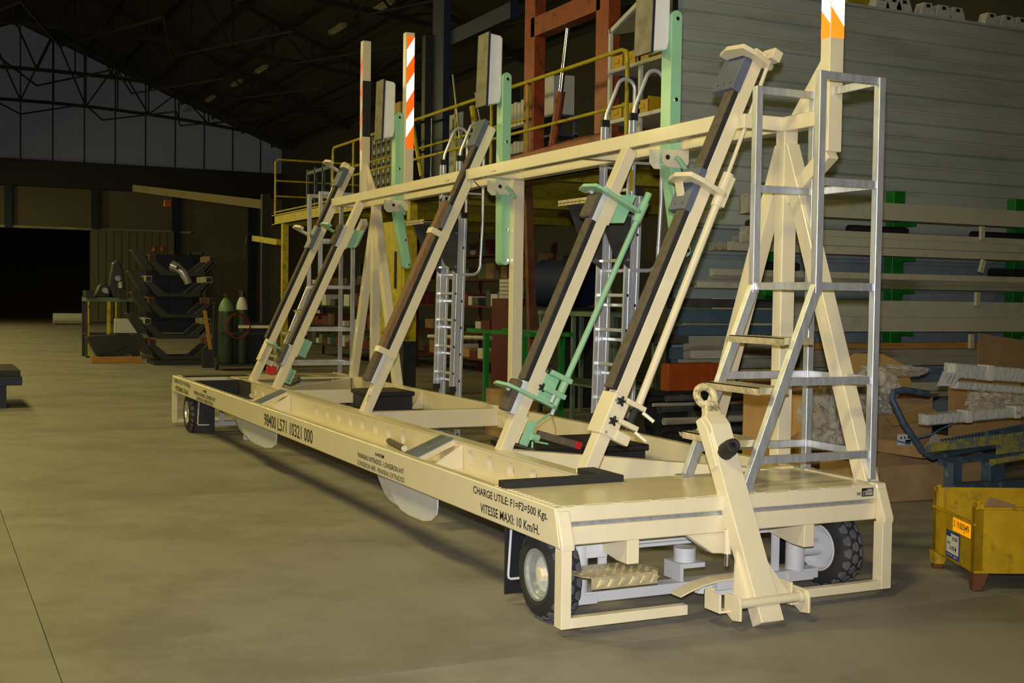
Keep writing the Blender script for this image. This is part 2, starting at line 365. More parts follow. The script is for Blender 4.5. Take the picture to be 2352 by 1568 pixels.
# --- cross members
P('cross_member', MB().box(0.745, 2.035, 4.96, 5.06, 0.45, 0.612), cream, bevel=0.004)
P('cross_member', MB().box(0.745, 2.035, 7.62, 7.70, 0.45, 0.60), cream, bevel=0.004)
for a, b in (((0.745,2.36,0.535),(1.98,0.78,0.535)), ((0.745,7.75,0.535),(1.98,9.2,0.535))):
    P('diagonal_member', MB().beam(a, b, 0.07, 0.15), cream, bevel=0.004)
# --- rubber edge strips lying in an L on both decks
def Lstrip(y0, y1, ya, yb, name='rubber_edge_strip'):
    m_ = MB().box(0.02, 0.755, min(y0,y1), max(y0,y1), H+0.003, H+0.040).box(0.755-0.11, 0.755, min(ya,yb), max(ya,yb), H+0.003, H+0.040).box(0.55, 0.635, min(ya,yb), max(ya,yb)-0.08, H-0.02, H+0.012)
    return P(name, m_, rubber, bevel=0.003)
Lstrip(0.60, 0.685, 0.685, 0.94)
P('rubber_edge_strip', MB().box(0.08, 0.85, 9.60, 9.80, H+0.0, H+0.012), rubber)

# --- wheels
def wheel(x, y, inner=1, steer=0.0):
    R, z = 0.232, 0.232; wx = 0.17
    wp = P('wheel', MB().lathe([(0.105,0.0),(0.105,0.06)], (x+0.05,y,z), (1,0,0), 24), whitegrey)
    prof = [(0.132,0.012),(0.15,0.0),(0.195,0.004),(0.217,0.020),(0.224,0.034),(0.224,wx-0.034),(0.217,wx-0.020),(0.195,wx-0.004),(0.15,wx),(0.132,wx-0.012)]
    parts = [P('tyre', MB().lathe(prof, (x,y,z), (1,0,0), 48, False), tyre_m, wp, smooth=True)]
    rim = [(0.001,0.07),(0.05,0.068),(0.085,0.055),(0.105,0.03),(0.118,0.026),(0.122,0.008),(0.134,0.004),(0.136,0.010),(0.133,0.02),(0.128,0.05),(0.128,wx-0.05),(0.133,wx-0.02),(0.136,wx-0.008),(0.128,wx-0.004),(0.118,wx-0.03),(0.08,wx-0.05),(0.001,wx-0.055)]
    if inner < 0: rim = [(r, wx-h) for r, h in rim][::-1]
    parts.append(P('rim', MB().lathe(rim, (x,y,z), (1,0,0), 32), zinc if inner > 0 else whitegrey, wp, smooth=True))
    hx = x if inner > 0 else x+wx
    sgn = 1 if inner > 0 else -1
    parts.append(P('hub_cap', MB().lathe([(0.040,0.075*sgn),(0.040,0.03*sgn),(0.034,0.022*sgn),(0.001,0.020*sgn)], (hx,y,z), (1,0,0), 6), cream, wp, bevel=0.003))
    mb = MB(); n = 20
    for k in range(n):
        for row in range(3):
            a0 = 2*math.pi*(k+(0.5 if row == 1 else 0))/n; da = 2*math.pi/n*0.41
            xa, xb = [(x+0.012,x+0.054),(x+0.062,x+0.108),(x+0.116,x+wx-0.012)][row]; xm = (xa+xb)/2
            hexp = []
            for rr_ in (0.218, R):
                sh = 0.006 if rr_ == R else 0
                for (fx, fa) in ((xa+sh,-0.55),(xa+sh,0.55),(xm,1.0),(xb-sh,0.55),(xb-sh,-0.55),(xm,-1.0)):
                    r_ = rr_-(0.010 if (row == 0 and fx < xm-0.001) or (row == 2 and fx > xm+0.001) else 0)
                    an = a0+fa*da; hexp.append((fx, y+r_*math.cos(an), z+r_*math.sin(an)))
            mb.add(hexp, [(0,1,2,3,4,5),(11,10,9,8,7,6)]+[(i,(i+1)%6,6+(i+1)%6,6+i) for i in range(6)])
    parts.append(P('tread_blocks', mb, tread_m, wp, kind='stuff'))
    if steer:
        M = Matrix.Translation((x+wx/2-1.05,y-5.0,z)) @ Matrix.Rotation(steer, 4, 'Z') @ Matrix.Translation((-(x+wx/2-1.05),-(y-5.0),-z))
        for o in [wp]+parts: o.data.transform(M)
    return wp
wheel(0.045, 0.285); wheel(1.86, 0.30, -1, 0.10); wheel(0.03, 9.28); wheel(1.86, 9.28, -1)
# --- grey running gear under each end
def axle(y, s):
    a = P('axle_frame', MB().box(0.20, 1.85, y-0.05*s if s > 0 else y-0.05, y+0.05, 0.066, 0.122), whitegrey, bevel=0.003)
    P('axle_beam', MB().box(0.30, 1.80, y+0.02, y+0.12, 0.335, 0.40), whitegrey, a, bevel=0.003)
    for x in (0.30, 1.72):
        P('kingpin_tube', MB().lathe([(0.055,0.0),(0.055,0.29)], (x,y,0.11), (0,0,1), 24), whitegrey, a, smooth=True)
        P('kingpin_bracket', MB().box(x-0.07, x+0.15 if x < 1 else x+0.07, y-0.05, y+0.05, 0.30, 0.375), whitegrey, a, bevel=0.002)
        P('kingpin_bracket', MB().box(x-0.09, x+0.09, y-0.06, y+0.06, 0.062, 0.112), whitegrey, a, bevel=0.002)
        xs = 1 if x < 1 else -1
        P('gusset_plate', MB().prism([(x+0.12*xs,y-0.01,0.12),(x+0.17*xs,y-0.01,0.12),(x+0.17*xs,y-0.01,0.40),(x+0.30*xs,y-0.01,0.40),(x+0.12*xs,y-0.01,0.40)], (0,0.012,0)), whitegrey, a)
        sx = -1 if x < 1 else 1
        P('stub_axle', MB().tube([(x+0.04*sx,y,0.232),(x+0.16*sx,y,0.232)], 0.045, 14), whitegrey, a, smooth=True)
    P('centre_pot', MB().lathe([(0.062,0.0),(0.062,0.075)], (1.0,y+0.05*s,0.215), (0,0,1), 24).box(0.92, 1.08, y-0.03, y+0.13, 0.19, 0.215).box(0.92,0.94,y-0.03,y+0.13,0.122,0.19), whitegrey, a, smooth=True)
    P('turntable_beam', MB().box(0.50, 1.12, y+0.14*s-0.03, y+0.14*s+0.04, 0.292, 0.352), whitegrey, a, bevel=0.003)
    return a
ax1 = axle(0.30, 1); axle(9.28, -1)
for xa in (0.418, 1.535):
    P('drop_bracket', MB().prism([(xa,-0.0,ZB),(xa,-0.0,0.312),(xa,0.10,0.312),(xa,0.75,0.40),(xa,0.75,ZB)], (0.07,0,0)), cream, bevel=0.003)
    P('drop_bracket', MB().prism([(xa,LEN,ZB),(xa,LEN,0.312),(xa,LEN-0.10,0.312),(xa,LEN-0.75,0.40),(xa,LEN-0.75,ZB)], (0.07,0,0)), cream, bevel=0.003)
cb = P('drawbar_bracket', MB().prism([(0.78,0.01,ZB),(0.945,0.01,0.325),(1.03,0.01,0.318),(1.10,0.01,ZB)], (0,0.06,0)), cream, bevel=0.003)
P('latch_tube', MB().tube([(1.005,-0.035,0.455),(1.005,-0.035,0.325)], 0.020, 14), cream, cb, smooth=True)
P('latch_pin', MB().tube([(1.005,-0.035,0.33),(1.005,-0.035,0.265)], 0.016, 14).lathe([(0.027,0),(0.027,0.006)], (1.005,-0.035,0.325), (0,0,1), 16), chrome, cb, smooth=True, label='bright steel latch pin')
# foot pedal
pts = [(0.67,-0.06,0.150),(0.73,-0.06,0.172),(0.81,-0.06,0.195),(0.90,-0.06,0.209),(1.06,-0.06,0.214)]
mb = MB()
for i in range(4):
    a, b = Vector(pts[i]), Vector(pts[i+1])
    mb.hexa([a+Vector((0,-0.05,-0.004)), b+Vector((0,-0.05,-0.004)), b+Vector((0,0.05,-0.004)), a+Vector((0,0.05,-0.004)), a+Vector((0,-0.05,0.004)), b+Vector((0,-0.05,0.004)), b+Vector((0,0.05,0.004)), a+Vector((0,0.05,0.004))])
P('foot_pedal', mb, cream)
P('pedal_arm', MB().box(0.92, 1.10, -0.07, -0.03, 0.15, 0.205).prism([(0.86,0.02,0.12),(1.06,-0.02,0.10),(1.06,-0.02,0.17),(0.92,0.02,0.18)], (0,0.03,0)), whitegrey, ax1)
# mud flaps and their bent rods
for y in (0.64, 8.78):
    mf = P('mud_flap', MB().box(0.045, 0.255, y, y+0.012, 0.05, ZB), blackplastic, bevel=0.004)
    P('flap_rod', MB().tube([(0.075,y-0.012,ZB),(0.060,y-0.012,0.16),(0.063,y-0.012,0.142),(0.075,y-0.012,0.135),(0.19,y-0.012,0.135)], 0.007, 8), whitegrey, mf, smooth=True)
P('mud_flap', MB().box(1.85, 2.06, 0.68, 0.692, 0.05, ZB), blackplastic, bevel=0.004)
P('flap_bracket', MB().box(0.24, 0.36, 7.33, 7.345, 0.12, 0.40), whitegrey)
# rounded guide plates hanging below the rail
def dplate(x, pts): return MB().prism([(x,y,z) for y, z in pts], (0.008,0,0))
def dshape(y0, y1, z0):
    L_ = y1-y0; a = []
    return [(y1,ZB),(y1-0.10*L_,0.36),(y1-0.24*L_,0.275),(y1-0.36*L_,z0+0.012),(y1-0.50*L_,z0),(y1-0.76*L_,z0+0.004),(y1-0.9*L_,z0+0.03),(y0+0.015,0.30),(y0,0.345),(y0,ZB)]
P('guide_plate', dplate(0.075, dshape(1.67, 2.66, 0.222)), whitegrey)
P('guide_plate', dplate(0.11, dshape(2.05, 2.92, 0.235)), whitegrey)
P('guide_plate', dplate(0.075, dshape(5.43, 6.98, 0.222)), whitegrey)
P('guide_plate', dplate(0.11, dshape(6.0, 7.28, 0.235)), whitegrey)

# --- front chequer step
st = P('front_step', MB().prism([(0.085,0.17,0.281),(0.13,-0.045,0.281),(0.165,-0.085,0.281),(0.545,-0.085,0.281),(0.585,-0.03,0.281),(0.545,0.17,0.281)], (0,0,0.005)).box(0.165, 0.545, -0.087, -0.082, 0.226, 0.286), checker, bevel=0.001)
def tears(mb, x, y, z, ax, ay, up, ln=0.024, wd=0.008, h=0.0035):
    c = Vector((x,y,z)); ax = Vector(ax); ay = Vector(ay); up = Vector(up)
    mb.add([c-ax*ln/2, c-ay*wd/2, c+ax*ln/2, c+ay*wd/2, c+up*h], [(0,1,4),(1,2,4),(2,3,4),(3,0,4)])
mb = MB(); d1 = Vector((0.8,0.6,0)); d2 = Vector((-0.6,0.8,0))
for i in range(9):
    for j in range(7):
        x = 0.15+i*0.048+(0.024 if j % 2 else 0); y = -0.07+j*0.034
        if x < 0.54: tears(mb, x, y, 0.286, d1 if (i+j) % 2 else d2, d2 if (i+j) % 2 else d1, (0,0,1), 0.03, 0.011, 0.005)
for i in range(6):
    for k in range(4):
        x = 0.195+i*0.062+k*0.009; mb.beam((x,-0.088,0.234+k*0.002),(x+0.022,-0.088,0.272-k*0.003),0.004,0.004,(0,-1,0))
P('tread_pattern', mb, checker, st, kind='stuff')

# --- raised drawbar
dv = Vector((0,0.465,0.885)).normalized()
db0 = Vector((1.065,-0.335,0.070))
def dpt(s, sx=0, n=0): return db0 + dv*s + Vector((sx,0,0)) + Vector((0,-dv.z,dv.y))*n
def dbox(s0, s1, x0, x1, n0, n1): return MB().hexa([dpt(s0,x0,n1),dpt(s0,x1,n1),dpt(s0,x1,n0),dpt(s0,x0,n0),dpt(s1,x0,n1),dpt(s1,x1,n1),dpt(s1,x1,n0),dpt(s1,x0,n0)])
dbar = P('drawbar', dbox(-0.03, 0.99, -0.07, 0.07, -0.09, 0.0), cream, bevel=0.004)
P('drawbar_head', MB().prism([dpt(0.88,-0.066,0.012),dpt(1.03,-0.066,0.012),dpt(1.10,-0.062,-0.025),dpt(1.10,-0.062,-0.075),dpt(0.86,-0.066,-0.09)], (0.132,0,0)), cream, dbar, bevel=0.006)
P('head_cheek', MB().prism([dpt(0.80,-0.082,-0.01),dpt(1.02,-0.082,-0.005),dpt(1.09,-0.082,-0.04),dpt(1.09,-0.082,-0.09),dpt(0.80,-0.082,-0.075)], (0.014,0,0)), cream, dbar, bevel=0.005)
for sx in (-1, 1):
    P('drawbar_gusset', MB().prism([dpt(0.36,0.07*sx,-0.045),dpt(0.105,0.175*sx,-0.045),dpt(0.075,0.165*sx,-0.045),dpt(0.075,0.07*sx,-0.045)], Vector((0,0.012,-0.006))), cream, dbar)
ec = dpt(1.215, 0.0, -0.05)
ring = arc(ec, 0.056, 0, 2*math.pi, 28, (1,0,0), dv)
worn = mat('worn_cream_paint', (214, 198, 150), 0.45, var=0.06, dirt=(92, 84, 66), dirt_amt=0.3, dscale=22)
eye = P('towing_eye', MB().tube(ring, 0.021, 12, cap=False), worn, dbar, smooth=True, label='worn ring with scraped paint')
P('eye_neck', MB().prism([dpt(1.085,-0.05,-0.075),dpt(1.085,0.055,-0.075),dpt(1.17,0.05,-0.07),dpt(1.185,-0.03,-0.07)], dpt(0,0,0.05)-dpt(0,0,0)), worn, dbar, bevel=0.006)
gk = dpt(0.875, -0.012, -0.004); gd = Vector((-0.22,-0.92,0.42)).normalized()
P('hand_grip', MB().lathe([(0.046,0.0),(0.043,0.09),(0.036,0.13),(0.030,0.133),(0.028,0.130),(0.0155,0.128),(0.0155,0.08),(0.0,0.08)], gk, gd, 24), rubber, dbar, smooth=True, label='black rubber grip plug')
P('hinge_pin', MB().tube([(0.875,-0.30,0.135),(1.30,-0.30,0.14)], 0.024, 18), cream, smooth=True)
def lug(x): return MB().prism([(x,-0.345,0.06),(x,-0.345,0.155),(x,-0.33,0.175),(x,-0.30,0.178),(x,-0.21,0.178),(x,-0.21,0.085),(x,-0.28,0.05)], (0.014,0,0))
hbx = P('hinge_bracket', MB().box(0.80, 0.812, -0.26, -0.12, 0.085, 0.182).box(0.812, 0.865, -0.26, -0.12, 0.085, 0.097).box(0.80,0.865,-0.132,-0.12,0.085,0.182), cream, bevel=0.003)
P('hinge_lug', lug(0.862), cream, hbx, bevel=0.003); P('hinge_lug', lug(1.288), cream, hbx, bevel=0.003)
P('hinge_bracket', MB().box(1.245, 1.257, -0.26, -0.10, 0.095, 0.205).box(1.245, 1.29, -0.26, -0.10, 0.085, 0.097), cream, bevel=0.003)
P('pin_collar', MB().tube([(1.262,-0.30,0.1405),(1.288,-0.30,0.1405)], 0.031, 18), cream, hbx, smooth=True)

# ================================================================== upper structure
PX0, PX1 = 2.03, 2.135
bbm = P('back_beam', MB().box(PX0, PX1, 0.56, 8.898, 2.692, 2.782), cream, bevel=0.004)
ztop = 2.788; rb_ = P('ridge_beam', MB().box(1.66, 1.755, 1.07, 8.93, 2.692, ztop), cream, bevel=0.004)
for y in (4.40, 5.42):
    text('YD', rb_, (1.66, y, 2.715), Y, (0.12,0,1), 0.05, 0.13)
for y in (0.93, 2.9, 4.62, 8.9):
    P('cross_tie', MB().box(1.735 if y < 1 else 1.755, PX0, y-0.045, y+0.045, 2.694, 2.78), cream, bevel=0.003)
for i, y in enumerate((0.87, 4.68, 8.47)):
    p = P('upright_post', MB().box(PX0, PX1, y, y+0.085, H, 2.692), cream, bevel=0.004)
    if i != 1:
        for sg in (-1, 1):
            yc = y+0.042
            P('diagonal_brace', MB().beam((PX0+0.052, yc+0.015*sg, 2.60), (PX0+0.052, yc+0.79*sg, H-0.02), 0.10, 0.094 if sg > 0 else 0.098, (1,0,0)), cream, p, bevel=0.004)
# reflective marker posts with their gusset and knee brace
def marker(y, z0, z1, sgn, knee):
    mpx = P('marker_post', MB().box(PX0, PX1, y, y+0.085, z0, z1), cream, bevel=0.004)
    if sgn > 0: P('post_gusset', MB().prism([(PX0+0.04,y+0.085,3.13),(PX0+0.04,y+0.40,2.782),(PX0+0.04,y+0.085,2.782)], (0.012,0,0)), cream, mpx)
    if sgn < 0: P('post_gusset', MB().prism([(PX0+0.06,y,3.26),(PX0+0.06,y-0.42,2.782),(PX0+0.06,y,2.782)], (0.012,0,0)), cream, mpx)
    if knee: P('knee_brace', MB().beam((PX0+0.052, y+0.03, 2.53), (PX0+0.052, y+0.40, 2.28), 0.09, 0.080, (1,0,0)), cream, mpx, bevel=0.004)
    return mpx
def tape(parent, face, y, z0, z1, x0, x1, m1, m2, pitch, slope, first):
    # diagonal stripes as separate 1.5 mm sheets on one face of the post
    z = z0; k = 0; wd = x1-x0; rise = slope*wd
    edges = [z0]
    zz = z0+first
    while zz < z1: edges.append(zz); zz += pitch
    edges.append(z1)
    for k in range(len(edges)-1):
        a, b = edges[k], edges[k+1]
        la, ra_ = (a, a) if k == 0 else (a-rise/2, a+rise/2)
        lb, rb2 = (b, b) if k == len(edges)-2 else (b-rise/2, b+rise/2)
        q = [(0,la),(wd,ra_),(wd,rb2),(0,lb)]
        if face == 'y': pts_ = [(x0+u_, y-0.0018, v_) for u_, v_ in q]; vec = (0,0.0022,0)
        else: pts_ = [(y-0.0018, x1-u_, v_) for u_, v_ in q]; vec = (0.0022,0,0)
        P('tape_stripe', MB().prism(pts_, vec), m1 if k % 2 == 0 else m2, parent)
mk = marker(0.47, 2.53, 4.55, 1, True)
tape(mk, 'y', 0.47, 3.195, 4.5, PX0+0.004, PX1-0.004, reflect_orange, reflect_white, 0.42, -1.1, 0.125)
tape(mk, 'x', PX0, 3.195, 4.5, 0.474, 0.551, reflect_orange, reflect_white, 0.42, -1.1, 0.125)
mk = marker(8.90, 2.782, 4.70, -1, True)
tape(mk, 'x', PX0, 3.39, 4.62, 8.904, 8.981, reflect_red, paper, 0.16, 1.3, 0.12)
P('black_band', MB().box(PX0+0.002, PX1+0.001, 8.8985, 8.986, 3.55, 4.22), blackband, mk, label='black painted band')
mk = marker(7.45, 2.782, 4.53, 0, False)
tape(mk, 'y', 7.45, 3.26, 4.49, PX0+0.012, PX1-0.002, reflect_orange, reflect_white, 0.192, 1.6, 0.19)

# mint folding arms with foam bumper pads
def mint_arm(y, swing, sy=0.0):
    ya, yb = y, y+0.125; x0, x1 = 1.94, 2.028
    def prof(zc0, zc1): 
        r = (x1-x0)/2; c = (x0+x1)/2
        up_ = [(c+r*math.cos(t), ya, zc1-r+r*math.sin(t)) for t in [math.pi*k/8 for k in range(9)]]
        lo_ = [(c+r*math.cos(t), ya, zc0+r+r*math.sin(t)) for t in [math.pi+math.pi*k/8 for k in range(9)]]
        return up_+lo_
    a = P('folding_arm', MB().prism(prof(2.56, 3.66), (0,0.125,0)), mint, bevel=0.003)
    for z in (3.60, 3.04): P('arm_bolt', MB().tube([((x0+x1)/2,ya-0.008,z),((x0+x1)/2,ya+0.002,z)], 0.014, 12), chrome, a)
    pd = P('bumper_pad', MB().prism([(1.792,y+0.02,3.36),(1.925,y+0.02,3.385),(1.938,y+0.02,3.45),(1.945,y+0.02,3.96),(1.93,y+0.02,3.985),(1.812,y+0.02,4.0)], (0,0.20,0)), foam, a, bevel=0.014, bseg=2, label='white foam bumper pad with soiled face')
    P('pad_face', MB().prism([(1.772,y+0.012,3.352),(1.786,y+0.012,3.352),(1.806,y+0.012,4.006),(1.790,y+0.012,4.006)], (0,0.215,0)), feltdirty, a, bevel=0.004, label='soiled grey-brown felt face')
    P('pad_backing', MB().prism([(1.784,y+0.010,3.35),(1.800,y+0.010,3.35),(1.820,y+0.010,4.008),(1.804,y+0.010,4.008)], (0,0.219,0)), rubber, a)
    P('pad_mount', MB().box(1.93, 1.96, y+0.04, y+0.09, 3.45, 3.62), mint, a)
    lo = P('lower_arm', MB().prism(prof(1.93, 2.66), (0,0.125,0)), mint, bevel=0.003)
    M = Matrix.Translation((1.984-1.05, y+0.06-5.0, 2.62)) @ Matrix.Rotation(swing, 4, 'Y') @ Matrix.Rotation(sy, 4, 'X') @ Matrix.Translation((-(1.984-1.05), -(y+0.06-5.0), -2.62))
    lo.data.transform(M)
    for z in (1.975, 2.25):
        q = P('arm_bolt', MB().tube([(2.0,ya-0.008,z),(2.0,ya+0.002,z)], 0.014, 12), chrome, lo); q.data.transform(M)
    ph = P('pivot_handle', MB().tube([(1.984,ya-0.02,2.63),(1.984,ya-0.05,2.62),(2.03,ya-0.10,2.53)], 0.018, 10), mint, a, smooth=True)
    br = P('arm_bracket', MB().prism([(1.88,y-0.008,2.692),(2.10,y-0.008,2.692),(2.10,y-0.008,2.60),(2.07,y-0.008,2.565),(1.92,y-0.008,2.565),(1.88,y-0.008,2.605)], (0,0.008,0)), cream, bevel=0.003)
    P('bracket_plate', MB().prism([(1.86,y+0.13,2.70),(2.10,y+0.13,2.70),(2.10,y+0.13,2.60),(2.07,y+0.13,2.565),(1.90,y+0.13,2.565),(1.86,y+0.13,2.605)], (0,0.008,0)), cream, br, bevel=0.003)
    P('hole_dark_disc', MB().tube([(1.922,y-0.0095,2.635),(1.922,y-0.004,2.635)], 0.018, 16), steel, br, label='dark disc for the shaded hole')  # solid dark disc paints the shade inside the hole
mint_arm(2.02, -0.24, 0.10); mint_arm(4.755, -0.01); mint_arm(7.50, -0.20, 0.06)
for y0, y1 in ((2.95, 2.2), (5.9, 4.95)):
    P('stay_wire', MB().tube([(1.76,y1,2.688),(2.0,y1+0.4,2.67),(2.03,y0,2.665)], 0.005, 6), steel)

# --- slanted posts
Ux, Uz = 0.41614, 0.9093
def slant(y0, top, mirror=False, noff=0.0):
    def pt(s, n, t):
        if mirror: t = 0.09-t
        return Vector((0.70+Ux*s-Uz*n, y0+t, H+Uz*s+Ux*n))
    def lb(s0, s1, n0, n1, t0, t1): return MB().hexa([pt(s0,n0,t0),pt(s0,n1,t0),pt(s0,n1,t1),pt(s0,n0,t1),pt(s1,n0,t0),pt(s1,n1,t0),pt(s1,n1,t1),pt(s1,n0,t1)])
    post = P('slanted_post', lb(-0.03, top, -0.087, 0.0, 0.0, 0.09), cream, bevel=0.004)
    return pt, lb, post
def hook(pt, s, rn, rt, m, post, th=0.03, no=0.0):
    # boomerang clamp plate: from the rod across the front of the post and back over the pad
    poly_ = [(rn-0.03,rt+0.02),(rn-0.03,rt-0.02),(rn+0.02,rt-0.05),(0.05+no,-0.11),(0.145+no,-0.09),(0.165+no,0.06),(0.13+no,0.17),(0.075+no,0.16),(0.075+no,-0.01),(0.04+no,-0.035),(rn+0.03,rt+0.035)]
    a = [pt(s,n,t) for n, t in poly_]; v = pt(s+th,0,0)-pt(s,0,0)
    return P('clamp_plate', MB().prism(a, v), m, post, bevel=0.003)
def knob(pt, s, n, t, post, axis='t'):
    c = pt(s,n,t); d = (pt(s,n,t-1)-c).normalized(); e1 = (pt(s+1,n,t)-c).normalized(); e2 = d.cross(e1)
    ring = []
    for k in range(20):
        a = 2*math.pi*k/20; r = 0.022+0.012*math.cos(5*a); ring.append(c+e1*r*math.cos(a)+e2*r*math.sin(a))
    P('star_knob', MB().prism(ring, d*0.022).tube([c-d*0.02, c+d*0.004], 0.008, 8), blackplastic, post, bevel=0.003, label='black star grip knob')
def heavy(y0, mirror=False):
    pt, lb, post = slant(y0, 2.84, mirror); no = 0.13 if mirror else 0.0
    P('wear_strip', lb(0.53, 1.70, 0.0, 0.035, 0.0, 0.088), rubber, post); P('strip_facing', lb(0.53, 1.70, 0.035, 0.043, 0.0, 0.088), felt, post)
    P('wear_strip', lb(1.97, 2.52, 0.0, 0.035, 0.0, 0.088), rubber, post); P('strip_facing', lb(1.97, 2.52, 0.035, 0.043, 0.0, 0.088), felt, post)
    P('plastic_block', lb(1.70, 1.985, 0.0, 0.055, -0.012, 0.17), plastic, post, bevel=0.004, label='blue-grey plastic stop block')
    P('plastic_block', lb(2.52, 2.76, 0.0, 0.065, -0.012, 0.21), plastic, post, bevel=0.004, label='blue-grey plastic stop block')
    mb = MB()
    for s, ts in ((1.74,(0.03,0.11)), (2.56,(0.03,0.09,0.16))):
        nn = 0.055 if s < 2 else 0.065
        for t in ts: mb.tube([pt(s,nn-0.002,t),pt(s,nn+0.001,t)], 0.007, 8)
    P('screw_hole_dot', mb, lettering, post)  # black dots painted for the shade in the screw holes
    P('block_bracket', MB().prism([pt(1.79,0.056,0.05),pt(1.79,0.056,0.12),pt(1.855,0.105,0.12),pt(1.855,0.105,0.05)], pt(1.81,0.056,0.05)-pt(1.79,0.056,0.05)), cream, post)
    rn, rt_ = (-0.135, -0.05) if not mirror else (-0.02, -0.09)
    hook(pt, 1.865, rn, rt_, cream, post, no=no*0.9); hook(pt, 2.735, rn+0.045, rt_, cream, post, no=no*0.9)
    rs = P('clamp_rod', MB().tube([pt(0.50,rn-0.010,rt_),pt(1.86,rn+0.012,rt_)], 0.0245, 16), cream, post, smooth=True)
    P('thin_rod', MB().tube([pt(1.86,rn+0.012,rt_),pt(2.74,rn+0.045,rt_)], 0.0125, 12), cream, post, smooth=True)
    P('rod_sleeve', MB().tube([pt(1.80,rn+0.012,rt_),pt(2.02,rn+0.014,rt_)], 0.034, 18), cream, post, smooth=True)
    P('sleeve_clamp', lb(1.81, 2.01, rn-0.030, rn+0.005, rt_-0.03, rt_+0.035), cream, post, bevel=0.003)
    P('rod_cap', lb(2.80, 2.87, rn-0.01, rn+0.06, rt_-0.03, rt_+0.09), cream, post, bevel=0.004)
    # lower clamp
    P('lower_clamp', lb(0.255, 0.515, 0.0, 0.012, -0.02, 0.135), cream, post, bevel=0.004)
    P('clamp_cheek', lb(0.255, 0.515, -0.10, 0.012, -0.03, -0.018), cream, post, bevel=0.004)
    for s, n in ((0.275, 0.004), (0.47, 0.02)): P('clamp_bolt', MB().tube([pt(s,n-0.02,-0.03),pt(s,n-0.02,-0.042)], 0.009, 6), zinc, post)
    for s in (0.35, 0.475):
        knob(pt, s, -0.025, -0.042, post)
        P('clamp_arm', lb(s-0.0, s+0.03, rn-0.055, -0.05, rt_-0.03, rt_+0.03), cream, post, bevel=0.003)
        P('clamp_pin', MB().tube([pt(s-0.005,rn-0.05,rt_-0.01),pt(s-0.03,rn-0.12,rt_-0.05)], 0.012, 12), cream, post, smooth=True)
    P('grip_sleeve', MB().tube([pt(0.38,rn+0.0,rt_),pt(0.475,rn-0.004,rt_)], 0.021, 14), rubber, post, smooth=True)
    P('clamp_foot', lb(0.25, 0.315, -0.19, -0.09, -0.04, 0.02), cream, post, bevel=0.004)
    return post
heavy(0.97); heavy(8.94, True)
